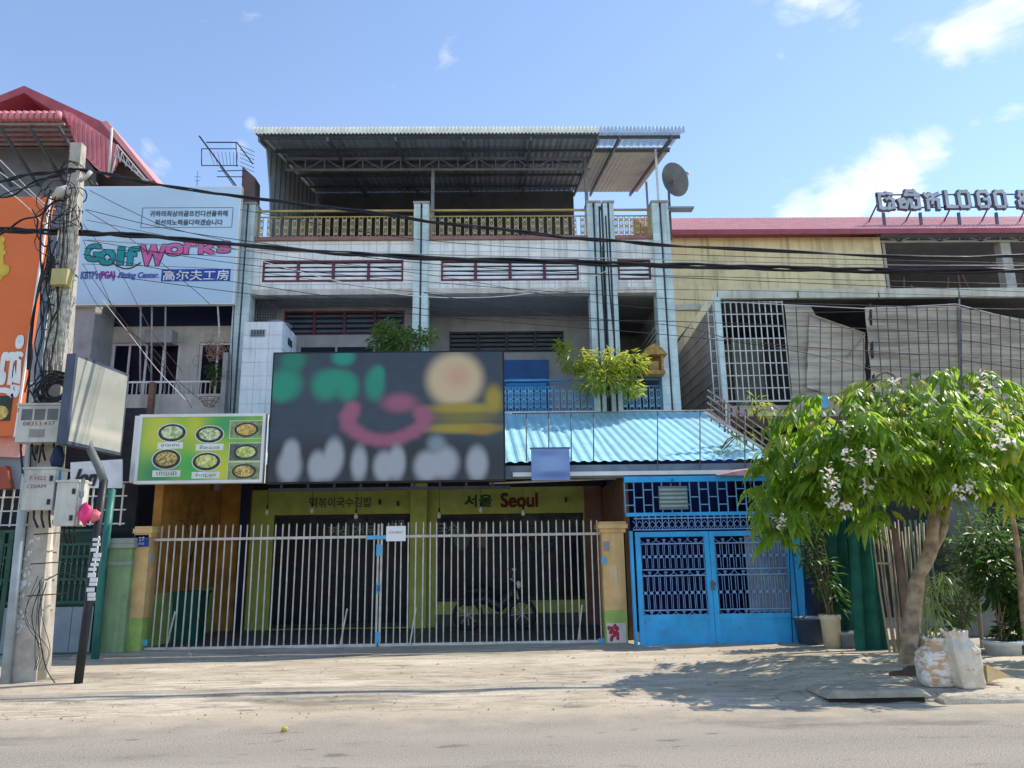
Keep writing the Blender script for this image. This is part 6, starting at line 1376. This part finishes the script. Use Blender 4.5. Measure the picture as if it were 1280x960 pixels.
# ------------------------------------------------------------------ overhead cables
def wire(label, pts, r, m=cable_m, Y=10.6, n=7, strands=1, twist=.03, group='cables strung along the street'):
    P = spline([W(x, y, Y if len(p_) < 3 else p_[2]) for p_ in pts for (x, y) in [p_[:2]]], n); mb = MB()
    if strands == 1: mb.tube(P, r, 6, False)
    else:
        for s in range(strands):
            ph = random.uniform(0, 6); mb.tube([p+Vector((0, twist*sin(i*.7+ph+s*2.1), twist*cos(i*.6+ph*1.7+s*2.1))) for i, p in enumerate(P)], r, 6, False)
    return tag(mb.build('overhead_cable', m, None), label, 'cable', group)
random.seed(77)
wire('upper thick black cable bundle sagging from the pole top past the roof railing', [(-30, 232), (20, 222), (62, 215), (100, 212), (140, 219), (200, 231), (300, 246), (420, 260), (520, 274), (640, 289), (750, 300), (850, 307), (1100, 320), (1310, 320)], .012, strands=4, twist=.018)
wire('lower thickest black cable bundle crossing the whole picture at louvre height', [(-30, 285), (40, 289), (100, 291), (180, 295), (300, 306), (420, 316), (530, 322), (700, 328), (850, 332), (1000, 336), (1150, 339), (1310, 338)], .017, strands=5, twist=.026)
wire('grey companion cable just above the lowest thick bundle', [(110, 300), (300, 312), (530, 318), (850, 325), (1100, 331), (1310, 332)], .008, cable_grey)
thin = [[(105, 300), (300, 330), (530, 352), (850, 374), (1310, 388)], [(105, 310), (300, 322), (530, 338), (850, 345), (1310, 356)], [(104, 318), (290, 352), (530, 386), (700, 400), (850, 402), (1310, 420)], [(104, 330), (300, 338), (540, 366), (850, 362), (1310, 372)], [(108, 262), (200, 284), (300, 300), (540, 330), (850, 347), (1310, 366)], [(108, 275), (300, 312), (540, 344), (850, 388), (1310, 386)], [(104, 340), (300, 366), (540, 395), (850, 420), (1000, 440), (1120, 470)], [(300, 262), (530, 300), (850, 318), (1310, 330)], [(530, 366), (680, 392), (850, 408), (960, 430), (1310, 452)]]
for p in thin: wire('thin black wire among many crossing in front of the facades', p, random.uniform(.0035, .0055), Y=10.7)
drops = [[(104, 300), (150, 400), (195, 440), (240, 510)], [(106, 262), (165, 300), (240, 360), (262, 380)], [(104, 280), (150, 340), (190, 415), (228, 465)], [(103, 330), (150, 395), (200, 455), (250, 500)], [(104, 350), (125, 385), (170, 425), (190, 470)], [(112, 238), (160, 262), (210, 284), (280, 300)]]
for p in drops: wire('thin dark service wire slanting down from the pole across the pale blue sign', p, .005, Y=11.2, group='service wires from the utility pole')
wire('pale service wire slanting from the blue sign down to the neighbour balcony', [(128, 375), (160, 415), (195, 460), (232, 500)], .006, mat('white wire', (.62, .60, .56), .6), Y=11.4, group=None)
wire('white wire looping below the louvres from the left bay to the right pillar', [(325, 326), (400, 346), (500, 368), (600, 372), (680, 364), (730, 350), (760, 338)], .008, mat('white wire', (.62, .60, .56), .6), Y=14.5)
wire('black cable running down the white pillar at the left of the facade', [(300, 250), (296, 330), (291, 420), (288, 515)], .012, Y=16.5, group='cables on the facade')
wire('black pair of cables running down beside the narrow middle pillar', [(749, 258), (752, 340), (757, 430), (760, 515)], .022, Y=16.6, group='cables on the facade')
wire('dark cable running down the left edge of the right bay', [(757, 270), (762, 360), (768, 430), (772, 515)], .018, Y=16.6, group='cables on the facade')
wire('short cables running left from the pole past the orange sign', [(-30, 255), (20, 240), (60, 222), (95, 214)], .009, strands=3)
wire('black cable slanting across the orange sign to the pole', [(-30, 300), (20, 282), (52, 264), (80, 250)], .013, strands=2)
wire('wire drop loop hanging over the orange sign corner', [(40, 262), (47, 275), (46, 292), (56, 308), (66, 300)], .012)
for p in ([(-10, 222), (30, 255), (60, 285)], [(-10, 208), (40, 245), (64, 268)], [(0, 200), (50, 250), (70, 262)]): wire('pale thin wire slanting over the top of the orange sign', p, .007, mat('white wire', (.62, .60, .56), .6), Y=11.6, group='pale wires over the orange sign')
